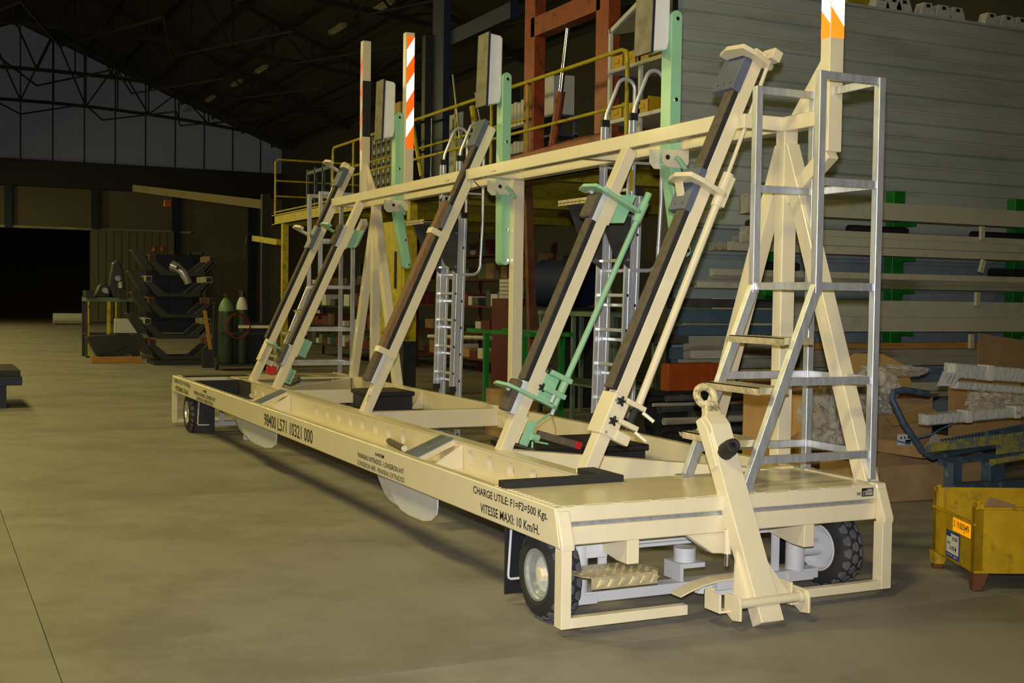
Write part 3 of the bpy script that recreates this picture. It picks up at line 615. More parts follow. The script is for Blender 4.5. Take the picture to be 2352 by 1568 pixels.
def mintpost(y0, mirror=False):
    pt, lb, post = slant(y0, 2.285, mirror); no = 0.10 if mirror else 0.0
    P('wear_strip', lb(0.50, 1.70, 0.0, 0.035, 0.0, 0.088), rubber, post); P('strip_facing', lb(0.50, 1.70, 0.035, 0.045, 0.0, 0.088), felt, post)
    for s0, s1 in ((0.255, 0.495), (1.70, 1.955)):
        P('nylon_block', lb(s0, s1, 0.0, 0.038, -0.006, 0.10), nylon, post, bevel=0.004, label='white nylon block')
        P('felt_pad', lb(s0+0.005, s1-0.01, 0.038, 0.085, -0.004, 0.12), felt, post, bevel=0.01, label='brown felt-faced pad')
    rn, rt_ = -0.235, -0.04
    if mirror: hook(pt, 1.86, 0.03, -0.10, mint, post, 0.022, no=0.10); hook(pt, 0.41, 0.03, -0.10, mint, post, 0.022, no=0.10)
    else:
        hook(pt, 1.885, rn-0.01, rt_, mint, post, 0.024, no=0.01); hook(pt, 0.40, rn+0.02, rt_, mint, post, 0.022, no=0.03)
    for s in (1.88, 0.40):
        P('hook_pin', MB().tube([pt(s,0.10+no,0.04),pt(s+0.02,0.10+no,0.11)], 0.013, 10), nylon, post, smooth=True)
    # carrier plates on the right of the post
    P('carrier_plate', lb(1.72, 1.96, -0.10, -0.087, 0.0, 0.09), cream, post, bevel=0.002)
    P('carrier_web', MB().prism([pt(1.74,-0.10,0.02),pt(1.80,-0.215,0.02),pt(1.86,-0.215,0.02),pt(2.02,-0.22,0.02),pt(1.96,-0.10,0.02)], pt(1,0,0.034)-pt(1,0,0.02)), mint, post, bevel=0.002)
    P('carrier_plate', lb(0.40, 0.61, -0.10, -0.087, 0.0, 0.09), cream, post, bevel=0.002)
    P('carrier_web', lb(0.43, 0.63, -0.21, -0.10, 0.0, 0.02), mint, post, bevel=0.002)
    if not mirror:
        P('mint_rod', MB().tube([pt(0.42,rn+0.005,rt_),pt(1.92,rn-0.035,rt_)], 0.021, 14), mint, post, smooth=True)
        P('rod_sleeve', MB().tube([pt(1.83,rn-0.03,rt_),pt(1.98,rn-0.035,rt_)], 0.033, 16).tube([pt(1.98,rn-0.035,rt_),pt(2.055,rn-0.037,rt_)], 0.024, 16), mint, post, smooth=True)
        for s0 in (0.60, 0.485): P('rod_guide', lb(s0, s0+0.035, rn-0.035, -0.10, rt_-0.035, rt_+0.03), mint, post, bevel=0.003)
        P('rod_sleeve', MB().tube([pt(0.525,rn,rt_),pt(0.60,rn,rt_)], 0.028, 14), mint, post, smooth=True)
        P('guide_pin', MB().tube([pt(0.36,rn-0.0,rt_),pt(0.50,rn,rt_)], 0.014, 10).tube([pt(0.43,rn+0.05,rt_-0.02),pt(0.49,rn+0.05,rt_-0.02)], 0.012, 10), nylon, post, smooth=True)
        knob(pt, 0.625, -0.105, -0.02, post); knob(pt, 0.50, -0.095, -0.02, post)
    # toggle lever near the foot
    P('lever_plate', lb(0.09, 0.28, -0.10, -0.087, -0.01, 0.08), cream, post, bevel=0.002)
    P('lever_angle', lb(0.095, 0.265, -0.155, -0.10, -0.03, -0.018).add(*(lambda q: (q.v, q.f))(lb(0.095, 0.265, -0.165, -0.15, -0.03, 0.07))), mint, post, bevel=0.002)
    if not mirror:
        P('lever_grip', MB().beam(pt(0.205,-0.20,-0.02), pt(0.245,-0.475,-0.05), 0.05, 0.05, (0,0,1)), felt, post, bevel=0.004, label='dark felt-wrapped lever')
        P('lever_tip', MB().beam(pt(0.245,-0.475,-0.05), pt(0.252,-0.525,-0.055), 0.053, 0.053, (0,0,1)), red, post, bevel=0.004, label='red lever end cap')
        P('lever_link', MB().tube([pt(0.17,-0.16,-0.03),pt(0.18,-0.215,-0.03)], 0.026, 12).tube([pt(0.24,-0.165,0.02),pt(0.37,-0.27,0.06)], 0.009, 8).tube([pt(0.14,-0.18,-0.04),pt(0.10,-0.19,-0.05)], 0.007, 8).tube([pt(0.15,-0.20,-0.03),pt(0.17,-0.29,-0.05)], 0.006, 8), mint, post, smooth=True)
        c = [pt(0.37,-0.27,0.06), pt(0.36,-0.30,0.06), pt(0.31,-0.345,0.05), pt(0.25,-0.36,0.03)]
        P('trigger_wire', MB().tube(c, 0.003, 6), timber, post, smooth=True)
    else:
        P('lever_grip', MB().beam(pt(0.12,-0.17,0.02), pt(0.20,-0.22,0.10), 0.05, 0.05, (0,0,1)), felt, post, bevel=0.004)
    return post
mintpost(2.10); mintpost(7.88, True)
# middle post with the timber wear plank
pt, lb, post = slant(4.92, 2.84)
P('wear_strip', lb(0.50, 2.62, 0.0, 0.03, 0.0, 0.088), rubber, post); P('strip_facing', lb(2.03, 2.62, 0.03, 0.042, 0.0, 0.088), felt, post)
P('timber_plank', lb(0.55, 2.03, 0.03, 0.085, 0.0, 0.095), wood, post, bevel=0.006, label='weathered timber wear plank')
for s in (0.535, 1.70): P('plank_strap', lb(s, s+0.055, -0.087, 0.096, -0.008, 0.10), cream, post, bevel=0.002)
P('plastic_block', lb(2.60, 2.87, 0.0, 0.058, -0.005, 0.17), plastic, post, bevel=0.004, label='blue-grey plastic stop block')
P('side_block', lb(1.78, 2.01, 0.0, 0.034, -0.012, 0.0), plastic, post, bevel=0.003)
P('nylon_block', lb(0.26, 0.535, 0.0, 0.036, -0.006, 0.10), nylon, post, bevel=0.004, label='white nylon block')
P('felt_pad', lb(0.265, 0.53, 0.036, 0.085, -0.004, 0.12), felt, post, bevel=0.008, label='brown felt-faced pad')
P('shackle', MB().tube([pt(2.02,0.13,0.02),pt(2.06,0.13,0.02)], 0.010, 8).tube([pt(2.03,0.06,0.0),pt(2.08,0.06,0.0)], 0.010, 8), zinc, post)
text('YD', post, pt(0.10,0.0,0.02), pt(0,0,-1)-pt(0,0,0), pt(1,0,0)-pt(0,0,0), 0.06, 0.05, m=lettering)

# --- aluminium access steps on both decks
def steps(ya, yb, flip):
    # ya = outer end plane, yb = inner end plane (45 mm square tube centre lines)
    q = 0.045; z0 = H+0.004
    a = P('access_steps', MB().box(2.085-q/2, 2.085+q/2, ya-q/2, ya+q/2, z0, 2.905).box(2.085-q/2, 2.085+q/2, yb-q/2, yb+q/2, z0, 2.905), alu, bevel=0.002)
    for y in (ya, yb):
        P('front_leg', MB().box(1.665-q/2, 1.665+q/2, y-q/2, y+q/2, 1.69, 2.905), alu, a, bevel=0.002)
        P('inclined_stile', MB().beam((1.665,y,1.73), (1.215,y,z0), q-0.003, 0.055, (1,0,0)), alu, a, bevel=0.002)
        for z, xs in ((2.885,1.69),(2.305,1.69),(1.73,1.69),(1.205,1.46),(0.785,1.30)):
            P('side_rail_bar', MB().box(xs, 2.063, y-0.0125, y+0.0125, z-0.022, z+0.022), alu, a, bevel=0.002)
        P('foot_plate', MB().box(2.03, 2.115, y-0.05, y+0.05, z0, z0+0.007).box(1.16, 1.25, y-0.04, y+0.04, z0, z0+0.007), alu, a)
        P('foot_bolt', MB().tube([(2.045,y-0.035,z0),(2.045,y-0.035,z0+0.022)], 0.009, 6).tube([(1.175,y-0.025,z0),(1.175,y-0.025,z0+0.022)], 0.009, 6), zinc, a)
    lo, hi = min(ya,yb), max(ya,yb)
    for z in (2.885, 2.305, 1.205, 0.785):
        P('cross_bar', MB().box(2.085-0.0125, 2.085+0.0125, lo+q/2, hi-q/2, z-0.022, z+0.022), alu, a, bevel=0.002)
    P('cross_bar', MB().box(1.655, 1.675, lo+q/2, hi-q/2, 1.708, 1.752), alu, a, bevel=0.002)
    for x, z in ((1.475,1.42),(1.315,1.15),(1.16,0.87)):
        mb = MB().box(x, x+0.20, lo+0.03, hi-0.03, z+0.018, z+0.023).box(x, x+0.006, lo+0.03, hi-0.03, z-0.018, z+0.023).box(x, x+0.20, lo+0.028, lo+0.033, z-0.014, z+0.022).box(x, x+0.20, hi-0.033, hi-0.028, z-0.014, z+0.022)
        n = int((hi-lo)/0.058)
        for i in range(n):
            y = lo+0.06+i*0.058
            for k in range(3): mb.beam((x-0.002,y+k*0.010,z-0.008),(x-0.002,y+0.016+k*0.010,z+0.014),0.003,0.003,(1,0,0))
            for j in range(3): tears(mb, x+0.04+j*0.06, y+(0.028 if j % 2 else 0), z+0.023, (0.6,0.8,0), (-0.8,0.6,0), (0,0,1))
        P('step_tread', mb, checker, a)
    return a
steps(0.105, 0.665, False)
steps(LEN-0.14, LEN-0.62, True)
# ================================================================== measuring helper: a point of the photo on a known plane of the hall
def at(px, py, x=None, y=None, z=None):
    d = _r2*((px-1176)/2797.38) - _u2*((py-784)/2797.38) + _f
    i, v = (0, x) if x is not None else ((1, y) if y is not None else (2, z))
    return CAMP + d*((v-CAMP[i])/d[i])
def boxthing(name, label, cat, m, x0, x1, y0, y1, z0, z1, group=None, bevel=0.004, rz=0.0):
    cx, cy = (x0+x1)/2, (y0+y1)/2
    mb = MB().box(x0, x1, y0, y1, z0, z1)
    if rz: mb.xf(Matrix.Translation((cx,cy,0)) @ Matrix.Rotation(rz,4,'Z') @ Matrix.Translation((-cx,-cy,0)))
    return tag(build(mb, name, m, loc=(cx,cy,z0), bevel=bevel), label, cat, group)
# ---- things carried on the trailer
P('box_tray', MB().box(1.30, 2.035, 6.60, 7.50, 0.425, 0.433).box(0.745, 2.035, 2.05, 3.1, 0.425, 0.433), blackplastic)
def lidbox(name, label, x0, x1, y0, y1, z0, z1):
    t = thing(name, label, 'storage box', ((x0+x1)/2, (y0+y1)/2, z0), None)
    build(MB().box(x0+0.02, x1-0.02, y0+0.02, y1-0.02, z0, z1-0.03), 'body', blackplastic, t, bevel=0.006)
    build(MB().box(x0, x1, y0, y1, z1-0.045, z1), 'lid', blackplastic, t, bevel=0.008)
    build(MB().box((x0+x1)/2-0.08, (x0+x1)/2+0.08, y0-0.012, y0+0.01, z1-0.03, z1-0.012), 'lid_grip', blackplastic, t)
    return t
lidbox('storage_box', 'black lidded plastic box in the trailer bed behind the middle slanted post', 1.40, 1.90, 6.72, 7.35, 0.434, 0.635)
lidbox('storage_box', 'larger black lidded box in the trailer bed nearest the front deck', 1.02, 1.95, 2.22, 2.95, 0.434, 0.60)
for px, py, lab in ((902,1021,'rolled dark tube with a white end in the channel near the middle'), (564,904,'rolled tube with a white end at the far end of the channel')):
    c = at(px, py, z=ZB+0.035)
    t = thing('rolled_sheet', lab, 'roll', (c.x, c.y, ZB+0.01))
    build(MB().lathe([(0.024,0.0),(0.024,0.50)], (c.x,c.y-0.25,ZB+0.035), (0.12,1,0), 14), 'cover', felt, t, smooth=True)
    sp = []
    for k in range(26):
        a = k*0.55; r = 0.022-0.0007*k; sp.append((c.x+r*math.cos(a), c.y-0.256, ZB+0.035+r*math.sin(a)))
    build(MB().tube(sp, 0.004, 5).lathe([(0.023,0),(0.023,0.03)], (c.x,c.y-0.255,ZB+0.035), (0.12,1,0), 14), 'paper_core', paper, t)
c = at(1641, 1083, z=H+0.012)
tag(build(MB().lathe([(0.012,0),(0.012,0.014),(0.006,0.022)], (c.x,c.y,H+0.002), (0,0,1), 10), 'red_plug', red, loc=(c.x,c.y,H)), 'small red plug lying on the front deck beside the raised drawbar', 'plug')
c = at(604, 851, z=H+0.03)
tag(build(MB().box(c.x-0.06, c.x+0.06, 9.72, 9.80, H+0.013, H+0.11), 'red_block', red, loc=(c.x,9.76,H+0.013), bevel=0.008), 'red block on the far deck at the foot of the far steps', 'block')
# ---- the two lightweight ladders hooked behind the back beam
def ladder(y0, label):
    t = thing('access_ladder', label, 'ladder', (2.28, y0+0.23, 0.0), 'ladders behind the trailer')
    W = 0.44
    for sec, (xb, lean, z0, z1) in enumerate(((2.215, 0.05, 0.66, 3.06), (2.287, 0.05, 0.02, 2.47))):
        def X(z): return xb + lean*(z-0.6)/2.4
        s_ = None
        for j, ys in enumerate((y0, y0+W)):
            mb = MB().beam((X(z0)+0.012,ys,z0),(X(z1)+0.012,ys,z1),0.026,0.022,(0,1,0)).beam((X(z0)+0.054,ys,z0),(X(z1)+0.054,ys,z1),0.026,0.022,(0,1,0)).beam((X(z0)+0.033,ys,z0),(X(z1)+0.033,ys,z1),0.030,0.010,(0,1,0))
            st_ = build(mb, 'stile', aluladder, t, bevel=0.002)
            build(MB().box(X(z1)-0.004, X(z1)+0.072, ys-0.016, ys+0.016, z1-0.01, z1+0.05), 'stile_cap', steel, t, bevel=0.003)
            build(MB().box(X(z0)-0.004, X(z0)+0.072, ys-0.016, ys+0.016, z0-0.02 if sec == 0 else z0-0.02, z0+0.035), 'stile_foot', rubber, t, bevel=0.003)
        z = z0+0.17
        while z < z1-0.05:
            r_ = build(MB().box(X(z)+0.022, X(z)+0.048, y0-0.002, y0+W+0.002, z-0.013, z+0.013), 'rung', aluladder, t, bevel=0.003)
            build(MB().box(X(z)+0.025, X(z)+0.045, y0-0.0095, y0-0.0085, z-0.011, z+0.011), 'rung_end_patch', lettering, r_, label='black patch for the shaded rung end')  # black patch stands in for the shade inside the hollow rung
            z += 0.28
    for ys in (y0, y0+W):
        xa = 2.305
        pts_ = [(xa,ys,2.96),(xa,ys,3.10),(xa+0.01,ys,3.16)] + [tuple(p) for p in arc((xa+0.19,ys,3.375), 0.085, math.pi*0.92, 0.0, 9, (1,0,0), (0,0,1))] + [(xa+0.275,ys,3.2),(xa+0.27,ys,2.4),(xa+0.25,ys,2.02)] + [tuple(p) for p in arc((xa+0.15,ys,1.97), 0.10, 0.0, -math.pi/2, 5, (1,0,0), (0,0,1))] + [(xa-0.02,ys,1.87)]
        build(MB().tube(pts_, 0.0165, 10), 'handrail', aluladder, t, smooth=True)
        build(MB().tube([(xa+0.02,ys,2.72),(xa+0.27,ys,2.72)], 0.012, 8), 'handrail_tie', aluladder, t, smooth=True)
        build(MB().prism([(1.94,ys-0.026,2.40),(1.96,ys-0.026,2.37),(2.10,ys-0.026,2.05),(2.14,ys-0.026,1.97),(2.275,ys-0.026,1.88),(2.285,ys-0.026,2.35),(2.285,ys-0.026,2.45)], (0,0.005,0)), 'side_plate', blackplate, t, label='dark grey side plate of the small platform')
        for bx, bz in ((2.262,2.30),(2.258,1.95)): build(MB().tube([(bx,ys-0.032,bz),(bx,ys-0.02,bz)], 0.011, 8), 'plate_bolt', zinc, t)
    pl_ = build(MB().box(1.89, 2.25, y0-0.03, y0+W+0.03, 2.402, 2.408).box(1.89, 1.898, y0-0.03, y0+W+0.03, 2.385, 2.43), 'platform_tread', checker, t)
    mb = MB()
    for i in range(8): mb.beam((1.888,y0+i*0.062,2.392),(1.888,y0+0.035+i*0.062,2.424),0.006,0.006,(1,0,0))
    build(mb, 'tread_pattern', checker, pl_, kind='stuff')
    build(MB().box(2.266, 2.27, y0-0.012, y0-0.0115+0.001, 2.30, 2.52).box(2.268,2.300,y0-0.0125,y0-0.0115,2.50,2.66), 'yellow_label', yellowp, t, label='yellow label')
    return t
ladder(6.55, 'aluminium ladder with hooped handrails behind the trailer, left of the middle upright')
ladder(3.10, 'aluminium ladder with hooped handrails behind the trailer, right of the middle upright')

# ================================================================== THE HALL
def struct(name, mb, m, parent=None, **k):
    o = build(mb, name, m, parent, **k)
    if not parent: o['kind'] = 'structure'
    return o
fl_ = struct('floor', MB().box(-12, 15, -12.25, 80, -0.30, -0.06), joint)
slab = None
for i in range(-2, 4):
    for j in range(-3, 16):
        cx, cy = 0.26+5*i, 2.25+5*j
        if slab is None:
            slab = build(MB().box(cx-2.498, cx+2.498, cy-2.498, cy+2.498, -0.06, 0.0), 'floor_slab', concrete, fl_)
            sx0, sy0 = cx, cy
        else:
            o = slab.copy(); COL.objects.link(o); o.location = (cx-sx0, cy-sy0, 0)
RZ = lambda x: 14.8-0.4*abs(x-1.5)
ceil = struct('ceiling', MB().prism([(1.5,-12,RZ(1.5)),(15,-12,RZ(15)),(15,-12,RZ(15)+0.1),(1.5,-12,RZ(1.5)+0.1)], (0,92,0)).prism([(1.5,-12,RZ(1.5)),(-12,-12,RZ(-12)),(-12,-12,RZ(-12)+0.1),(1.5,-12,RZ(1.5)+0.1)], (0,92,0)), darkroof)
mb = MB()
for k in range(9):
    x = 1.5+k*1.6; mb.beam((x,-10,RZ(x)-0.12),(x,60,RZ(x)-0.12),0.08,0.2)
    if k: x = 1.5-k*1.5; mb.beam((x,-10,RZ(x)-0.12),(x,60,RZ(x)-0.12),0.08,0.2)
build(mb, 'purlins', darkmetal, ceil, kind='stuff')
for y in (57, 48, 39, 30, 21):
    mb = MB(); zb_ = lambda x: 10.55-0.006*(x-1.5)**2
    n = 9
    for sg in (1, -1):
        xs = [1.5+sg*13.2*k/n for k in range(n+1)]
        for k in range(n):
            a, b = xs[k], xs[k+1]
            mb.beam((a,y,RZ(a)-0.3),(b,y,RZ(b)-0.3),0.14,0.16); mb.beam((a,y,min(zb_(a),RZ(a)-0.4)),(b,y,min(zb_(b),RZ(b)-0.4)),0.12,0.14)
            mb.beam((b,y,min(zb_(b),RZ(b)-0.4)),(b,y,RZ(b)-0.3),0.06,0.06)
            if k % 2: mb.beam((a,y,RZ(a)-0.3),(b,y,min(zb_(b),RZ(b)-0.4)),0.07,0.07)
            else: mb.beam((a,y,min(zb_(a),RZ(a)-0.4)),(b,y,RZ(b)-0.3),0.07,0.07)
    for k in range(-3, 4):   # lattice braces between trusses
        x = 1.5+k*3.7
        mb.beam((x,y,9.9),(x+1.85,y-9,9.3),0.05,0.06); mb.beam((x,y,9.9),(x-1.85,y-9,9.3),0.05,0.06)
    build(mb, 'roof_truss', darkmetal, ceil)
# gable wall at the far end
GY = 60.0
wb = struct('wall_back', MB().box(5.0, 14.9, GY, GY+0.2, 0, 6.75).box(-12, 5.0, GY, GY+0.2, 4.7, 6.75).box(-12,-6,GY,GY+0.2,0,4.7), dullclad)
mb = MB()
for k in range(26):
    z = 4.75+0.08*k; mb.box(-12, 14.9, GY-0.03, GY, z, z+0.045)
for k in range(28):
    z = 0.1+0.165*k; mb.box(9.2, 14.9, GY-0.03, GY, z, z+0.08)
build(mb, 'cladding_ribs', dullclad, wb, kind='stuff')
build(MB().box(-12, 14.9, GY-0.6, GY+0.1, 6.75, 8.05), 'crane_beam', darkmetal, wb)
build(MB().box(-12, 10, GY-0.25, GY, 4.68, 4.80), 'door_track', tubegrey, wb)
pm = poly.copy(); pm.name = 'glowing_polycarbonate'  # faint emission stands in for dusk light through the sheets
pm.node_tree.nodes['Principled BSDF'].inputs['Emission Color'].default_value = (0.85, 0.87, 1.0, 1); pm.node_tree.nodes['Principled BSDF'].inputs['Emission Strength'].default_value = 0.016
k = 0; x = -11.8
while x < 14.7:
    x1 = min(x+1.5, 14.9); 
    if x > -11.6 or True:
        poly4 = [(x+0.03,GY,8.05),(x1-0.03,GY,8.05),(x1-0.03,GY,RZ(x1)-0.05),(x+0.03,GY,RZ(x)-0.05)]
        if x < 1.5 < x1: poly4.insert(3, (1.5,GY,RZ(1.5)-0.05))
        build(MB().prism(poly4, (0,0.06,0)), 'translucent_panel', pm, wb)
    x += 1.5
mb = MB(); x = -11.8
while x < 15: mb.box(x-0.03, x+0.03, GY-0.05, GY+0.1, 8.05, RZ(x)-0.1); x += 1.5
mb.box(-12, 15, GY+0.12, GY+0.2, 8.0, 9.3)
build(mb, 'mullions', darkmetal, wb, kind='stuff')
for x in (-2.9, 1.12, 5.2, 9.2, 13.2): build(MB().box(x-0.16, x+0.16, GY-0.45, GY-0.05, 0 if x > 4 else 4.7, 8.05), 'wall_column', bluecol, wb)
# sliding door leaf, vertical ribs
dl = struct('door_1', MB().box(4.95, 9.05, GY-0.75, GY-0.68, 0.03, 4.72), dullclad)
for k in range(11): build(MB().box(4.97+k*0.375, 4.97+k*0.375+0.30, GY-0.80, GY-0.75, 0.05, 4.70), 'door_panel', dullclad, dl)
# dark box added behind the opening to keep the doorway dark
struct('wall_dark_box', MB().box(-12, 15, 79.8, 80, 0, 6).box(-12, -11.9, 60.2, 80, 0, 6).box(14.9,15,60.2,80,0,6).box(-12,15,60.2,80,6,6.1), darkroof)
struct('wall_side', MB().box(14.9, 15.0, -12, 60, 0, 9.4), darkroof)
struct('wall_left', MB().box(-12.1, -12, -12, 60, 0, 9.4), dullclad)
struct('wall_front', MB().box(-12, 15, -12.2, -12, 0, 9.4).prism([(-12,-12.2,9.4),(15,-12.2,9.4),(1.5,-12.2,14.8)], (0,0.2,0)), dullclad)
# unlit strip lights under the roof slope
def roofpt(px, py, drop=0.45):
    d = _r2*((px-1176)/2797.38) - _u2*((py-784)/2797.38) + _f
    # plane z = 14.8-0.4*(x-1.5)-drop
    t = (14.8+0.6-drop-CAMP.z-0.4*CAMP.x)/(d.z+0.4*d.x); return CAMP+d*t
for i, (px, py) in enumerate(((880,12),(775,65),(600,158),(543,190),(483,226),(430,252))):
    c = roofpt(px, py); t = thing('strip_light', 'unlit grey strip light under the dark roof, one of the receding row', 'ceiling light', c, 'strip lights in a row under the roof')
    build(MB().box(c.x-0.10, c.x+0.10, c.y-0.75, c.y+0.75, c.z-0.05, c.z+0.05), 'housing', tubegrey, t)
    for s_ in (-0.05, 0.05): build(MB().tube([(c.x+s_,c.y-0.7,c.z-0.075),(c.x+s_,c.y+0.7,c.z-0.075)], 0.018, 8), 'lamp_tube', whitepaint, t)
    build(MB().tube([(c.x,c.y,c.z+0.05),(c.x,c.y,c.z+0.5)], 0.012, 6), 'hanger', darkmetal, t)
# ---- sheet-clad shed wall at the right
SX = 4.87
sw = struct('wall_right', MB().box(SX+0.02, 14.85, 6.56, 6.62, 0, 5.24), cladblue)
zz = 5.24; k = 0
prof = [(0.0,0.0),(0.0,-0.055),(0.03,-0.062),(0.13,-0.062),(0.145,-0.048),(0.165,-0.048),(0.18,-0.062),(0.30,-0.062),(0.325,-0.030),(0.345,-0.030),(0.345,0.0)]
while zz > 2.75:
    pts_ = [(SX, 6.56+dy, zz-dz) for dz, dy in prof]
    build(MB().prism(pts_, (14.85-SX,0,0)), 'cladding_panel', clad, sw)
    zz -= 0.345
zz = 2.82
while zz > 0.3:
    build(MB().prism([(SX,6.56,zz),(SX,6.53,zz-0.02),(SX,6.53,zz-0.30),(SX,6.55,zz-0.32),(SX,6.55,zz-0.335),(SX,6.56,zz-0.335)], (14.85-SX,0,0)), 'cladding_panel', cladblue, sw); zz -= 0.345
build(MB().box(SX-0.02, SX+0.05, 6.47, 6.64, 0, 5.26), 'corner_trim', steel, sw)
build(MB().box(SX-0.02, 14.85, 6.46, 6.62, 5.24, 5.27), 'top_flashing', clad, sw)
# pale blocks standing on the shed roof edge
wi = 0
for px, py in ((2018,18),(2044,22),(2068,26),(2122,34),(2158,40),(2190,46),(2268,55),(2306,60),(2338,64)):
    c = at(px, py, y=6.54); wdt = 0.13 if wi % 3 else 0.11
    t = thing('insulator_block', 'pale block with sloping shoulders on the top edge of the clad wall', 'block', (c.x,6.54,5.27), 'pale blocks on the shed roof')
    build(MB().prism([(c.x-wdt,6.47,5.27),(c.x+wdt,6.47,5.27),(c.x+wdt,6.47,5.30),(c.x+wdt*0.6,6.47,5.42),(c.x-wdt*0.6,6.47,5.42),(c.x-wdt,6.47,5.30)], (0,0.14,0)), 'body', whitepaint, t, bevel=0.004)
    build(MB().box(c.x-0.03, c.x+0.03, 6.465, 6.472, 5.36, 5.40), 'vent', steel, t); wi += 1
c = at(1960, 4, y=8.5)
boxthing('yellow_beam_end', 'dull yellow beam high above the clad wall', 'beam', mezz_y, c.x-0.2, c.x+0.9, 8.4, 8.8, c.z-0.1, c.z+0.35)

# ---- mezzanine with railings
MX, MZ = 4.5, 3.42
mz = thing('mezzanine', 'old yellow steel mezzanine with tube railings behind the trailer', 'platform', (MX, 14.0, 0))
build(MB().box(MX, MX+0.10, 6.75, 22.4, MZ-0.22, MZ).box(MX-0.03, MX+0.13, 6.75, 22.4, MZ-0.02, MZ).box(MX-0.03,MX+0.13,6.75,22.4,MZ-0.22,MZ-0.205), 'edge_beam', mezz_y, mz)
build(MB().box(MX, 10.0, 22.25, 22.4, MZ-0.22, MZ), 'edge_beam', mezz_y, mz)
mb = MB(); y = 6.9
while y < 22.2: mb.box(MX+0.1, 11.0, y, y+0.09, MZ-0.07, MZ-0.015); y += 0.18
mb.box(MX+0.1, 11.0, 6.75, 22.25, MZ-0.015, MZ)
build(mb, 'corrugated_deck', mezz_y, mz)
for yy in (9.2, 13.9, 18.2, 22.1):
    build(MB().box(MX+0.10, 11.0, yy, yy+0.10, MZ-0.22, MZ-0.07), 'joist', mezz_y, mz)
for yy in (21.6, 13.75):
    build(MB().box(MX+0.0, MX+0.13, yy-0.07, yy+0.07, 0, MZ-0.22).box(MX-0.05, MX+0.18, yy-0.12, yy+0.12, 0, 0.015), 'column', mezz_y, mz)
def railing(y0, y1, x, zt, zm, n):
    mb_ = MB().tube([(x,y1,MZ),(x,y1,zt-0.08),(x,y1-0.03,zt-0.02),(x,y1-0.1,zt),(x,y0+0.12,zt),(x,y0+0.03,zt-0.03),(x,y0,zt-0.12),(x,y0,MZ)], 0.025, 8)
    build(mb_, 'top_rail', mezz_y, mz, smooth=True)
    for q in zm: build(MB().tube([(x,y0,q),(x,y1,q)], 0.021, 8), 'mid_rail', mezz_y, mz, smooth=True)
    for k in range(1, n): build(MB().tube([(x,y0+(y1-y0)*k/n,MZ),(x,y0+(y1-y0)*k/n,zt)], 0.023, 8), 'rail_post', mezz_y, mz, smooth=True)
railing(6.85, 17.9, MX, 4.50, (3.86,), 3)
railing(10.5, 18.3, MX+0.55, 4.72, (4.2,), 3)
mb = MB().tube([(MX,22.2,MZ),(MX,22.2,4.62),(MX+0.06,22.2,4.68),(MX+5,22.2,4.68)], 0.024, 8)
build(mb, 'top_rail', mezz_y, mz, smooth=True)
for q in (4.2, 3.85): build(MB().tube([(MX,22.2,q),(MX+5,22.2,q)], 0.02, 8), 'mid_rail', mezz_y, mz, smooth=True)
build(MB().tube([(MX,7,MZ+0.06),(MX,22.3,MZ+0.06)], 0.018, 6), 'toe_rail', mezz_y, mz)
build(MB().tube([at(1085,245,x=MX+0.5),at(1100,350,x=MX+0.5)], 0.05, 8), 'stair_post', mezz_y, mz, smooth=True); build(MB().tube([at(938,225,x=MX+0.1),at(968,405,x=MX+0.1)], 0.035, 8), 'stair_post', mezz_y, mz, smooth=True)
# things on the mezzanine
def mp(px, py, x): return at(px, py, x=x)
pr = thing('press', 'tall orange press frame with a bare steel ram on the mezzanine', 'machine', (5.4, 10.2, MZ))
a = mp(1203, 200, 5.1); b = mp(1366, 200, 5.1)
for q, ttl in ((a, 7.2), (b, 7.2)): build(MB().box(5.1, 5.28, q.y-0.32, q.y, MZ+0.1, ttl), 'frame_post', orangep, pr, bevel=0.006); 
build(MB().box(5.1, 5.28, b.y-0.1, a.y-0.2, 5.35, 5.62), 'cross_head', orangep, pr)
build(MB().prism([(4.95,a.y+0.7,MZ),(4.95,a.y+0.3,MZ+0.25),(4.95,b.y+0.1,MZ+0.32),(4.95,b.y-0.6,MZ+0.30),(4.95,b.y-0.6,MZ)], (0.55,0,0)), 'base', orangep, pr, bevel=0.01)
c0, c1, c2 = mp(1304, 65, 5.2), mp(1288, 210, 5.2), mp(1270, 335, 5.2)
build(MB().tube([c0, c1], 0.035, 10), 'ram_rod', chrome, pr, smooth=True)
build(MB().tube([c1, c2], 0.065, 10), 'ram_barrel', orangep, pr, smooth=True)
ws = thing('shelf_rack', 'white shelf rack with a sloping top at the mezzanine end beside the shed wall', 'shelf', (5.5, 8.6, MZ))
XR = 4.95; YA = at(1397,250,x=XR).y; YB = at(1467,240,x=XR).y; YC = YB-0.75
ZL, ZU = at(1400,278,x=XR).z, at(1400,163,x=XR).z; ZS = at(1395,75,x=XR).z; ZT = at(1470,0,x=XR).z
for yy, zt in ((YA,ZS+0.03),(YB,ZT+0.3)): build(MB().box(XR, XR+0.04, yy-0.025, yy+0.025, MZ, zt), 'rack_post', whitepaint, ws)
for yy in (YA, YB): build(MB().box(XR+0.8, XR+0.84, yy-0.03, yy+0.03, MZ, ZT), 'rack_post', whitepaint, ws)
for zz in (ZL, ZU): build(MB().box(XR-0.02, XR+0.84, YC, YA, zz-0.045, zz), 'shelf_board', whitepaint, ws)
sl = (ZT-ZS)/(YA-YB)
build(MB().prism([(XR,YA,ZS-0.03),(XR,YA,ZS+0.03),(XR,YC,ZS+0.03+sl*(YA-YC)),(XR,YC,ZS-0.03+sl*(YA-YC))], (0.05,0,0)), 'slope_bar', whitepaint, ws)
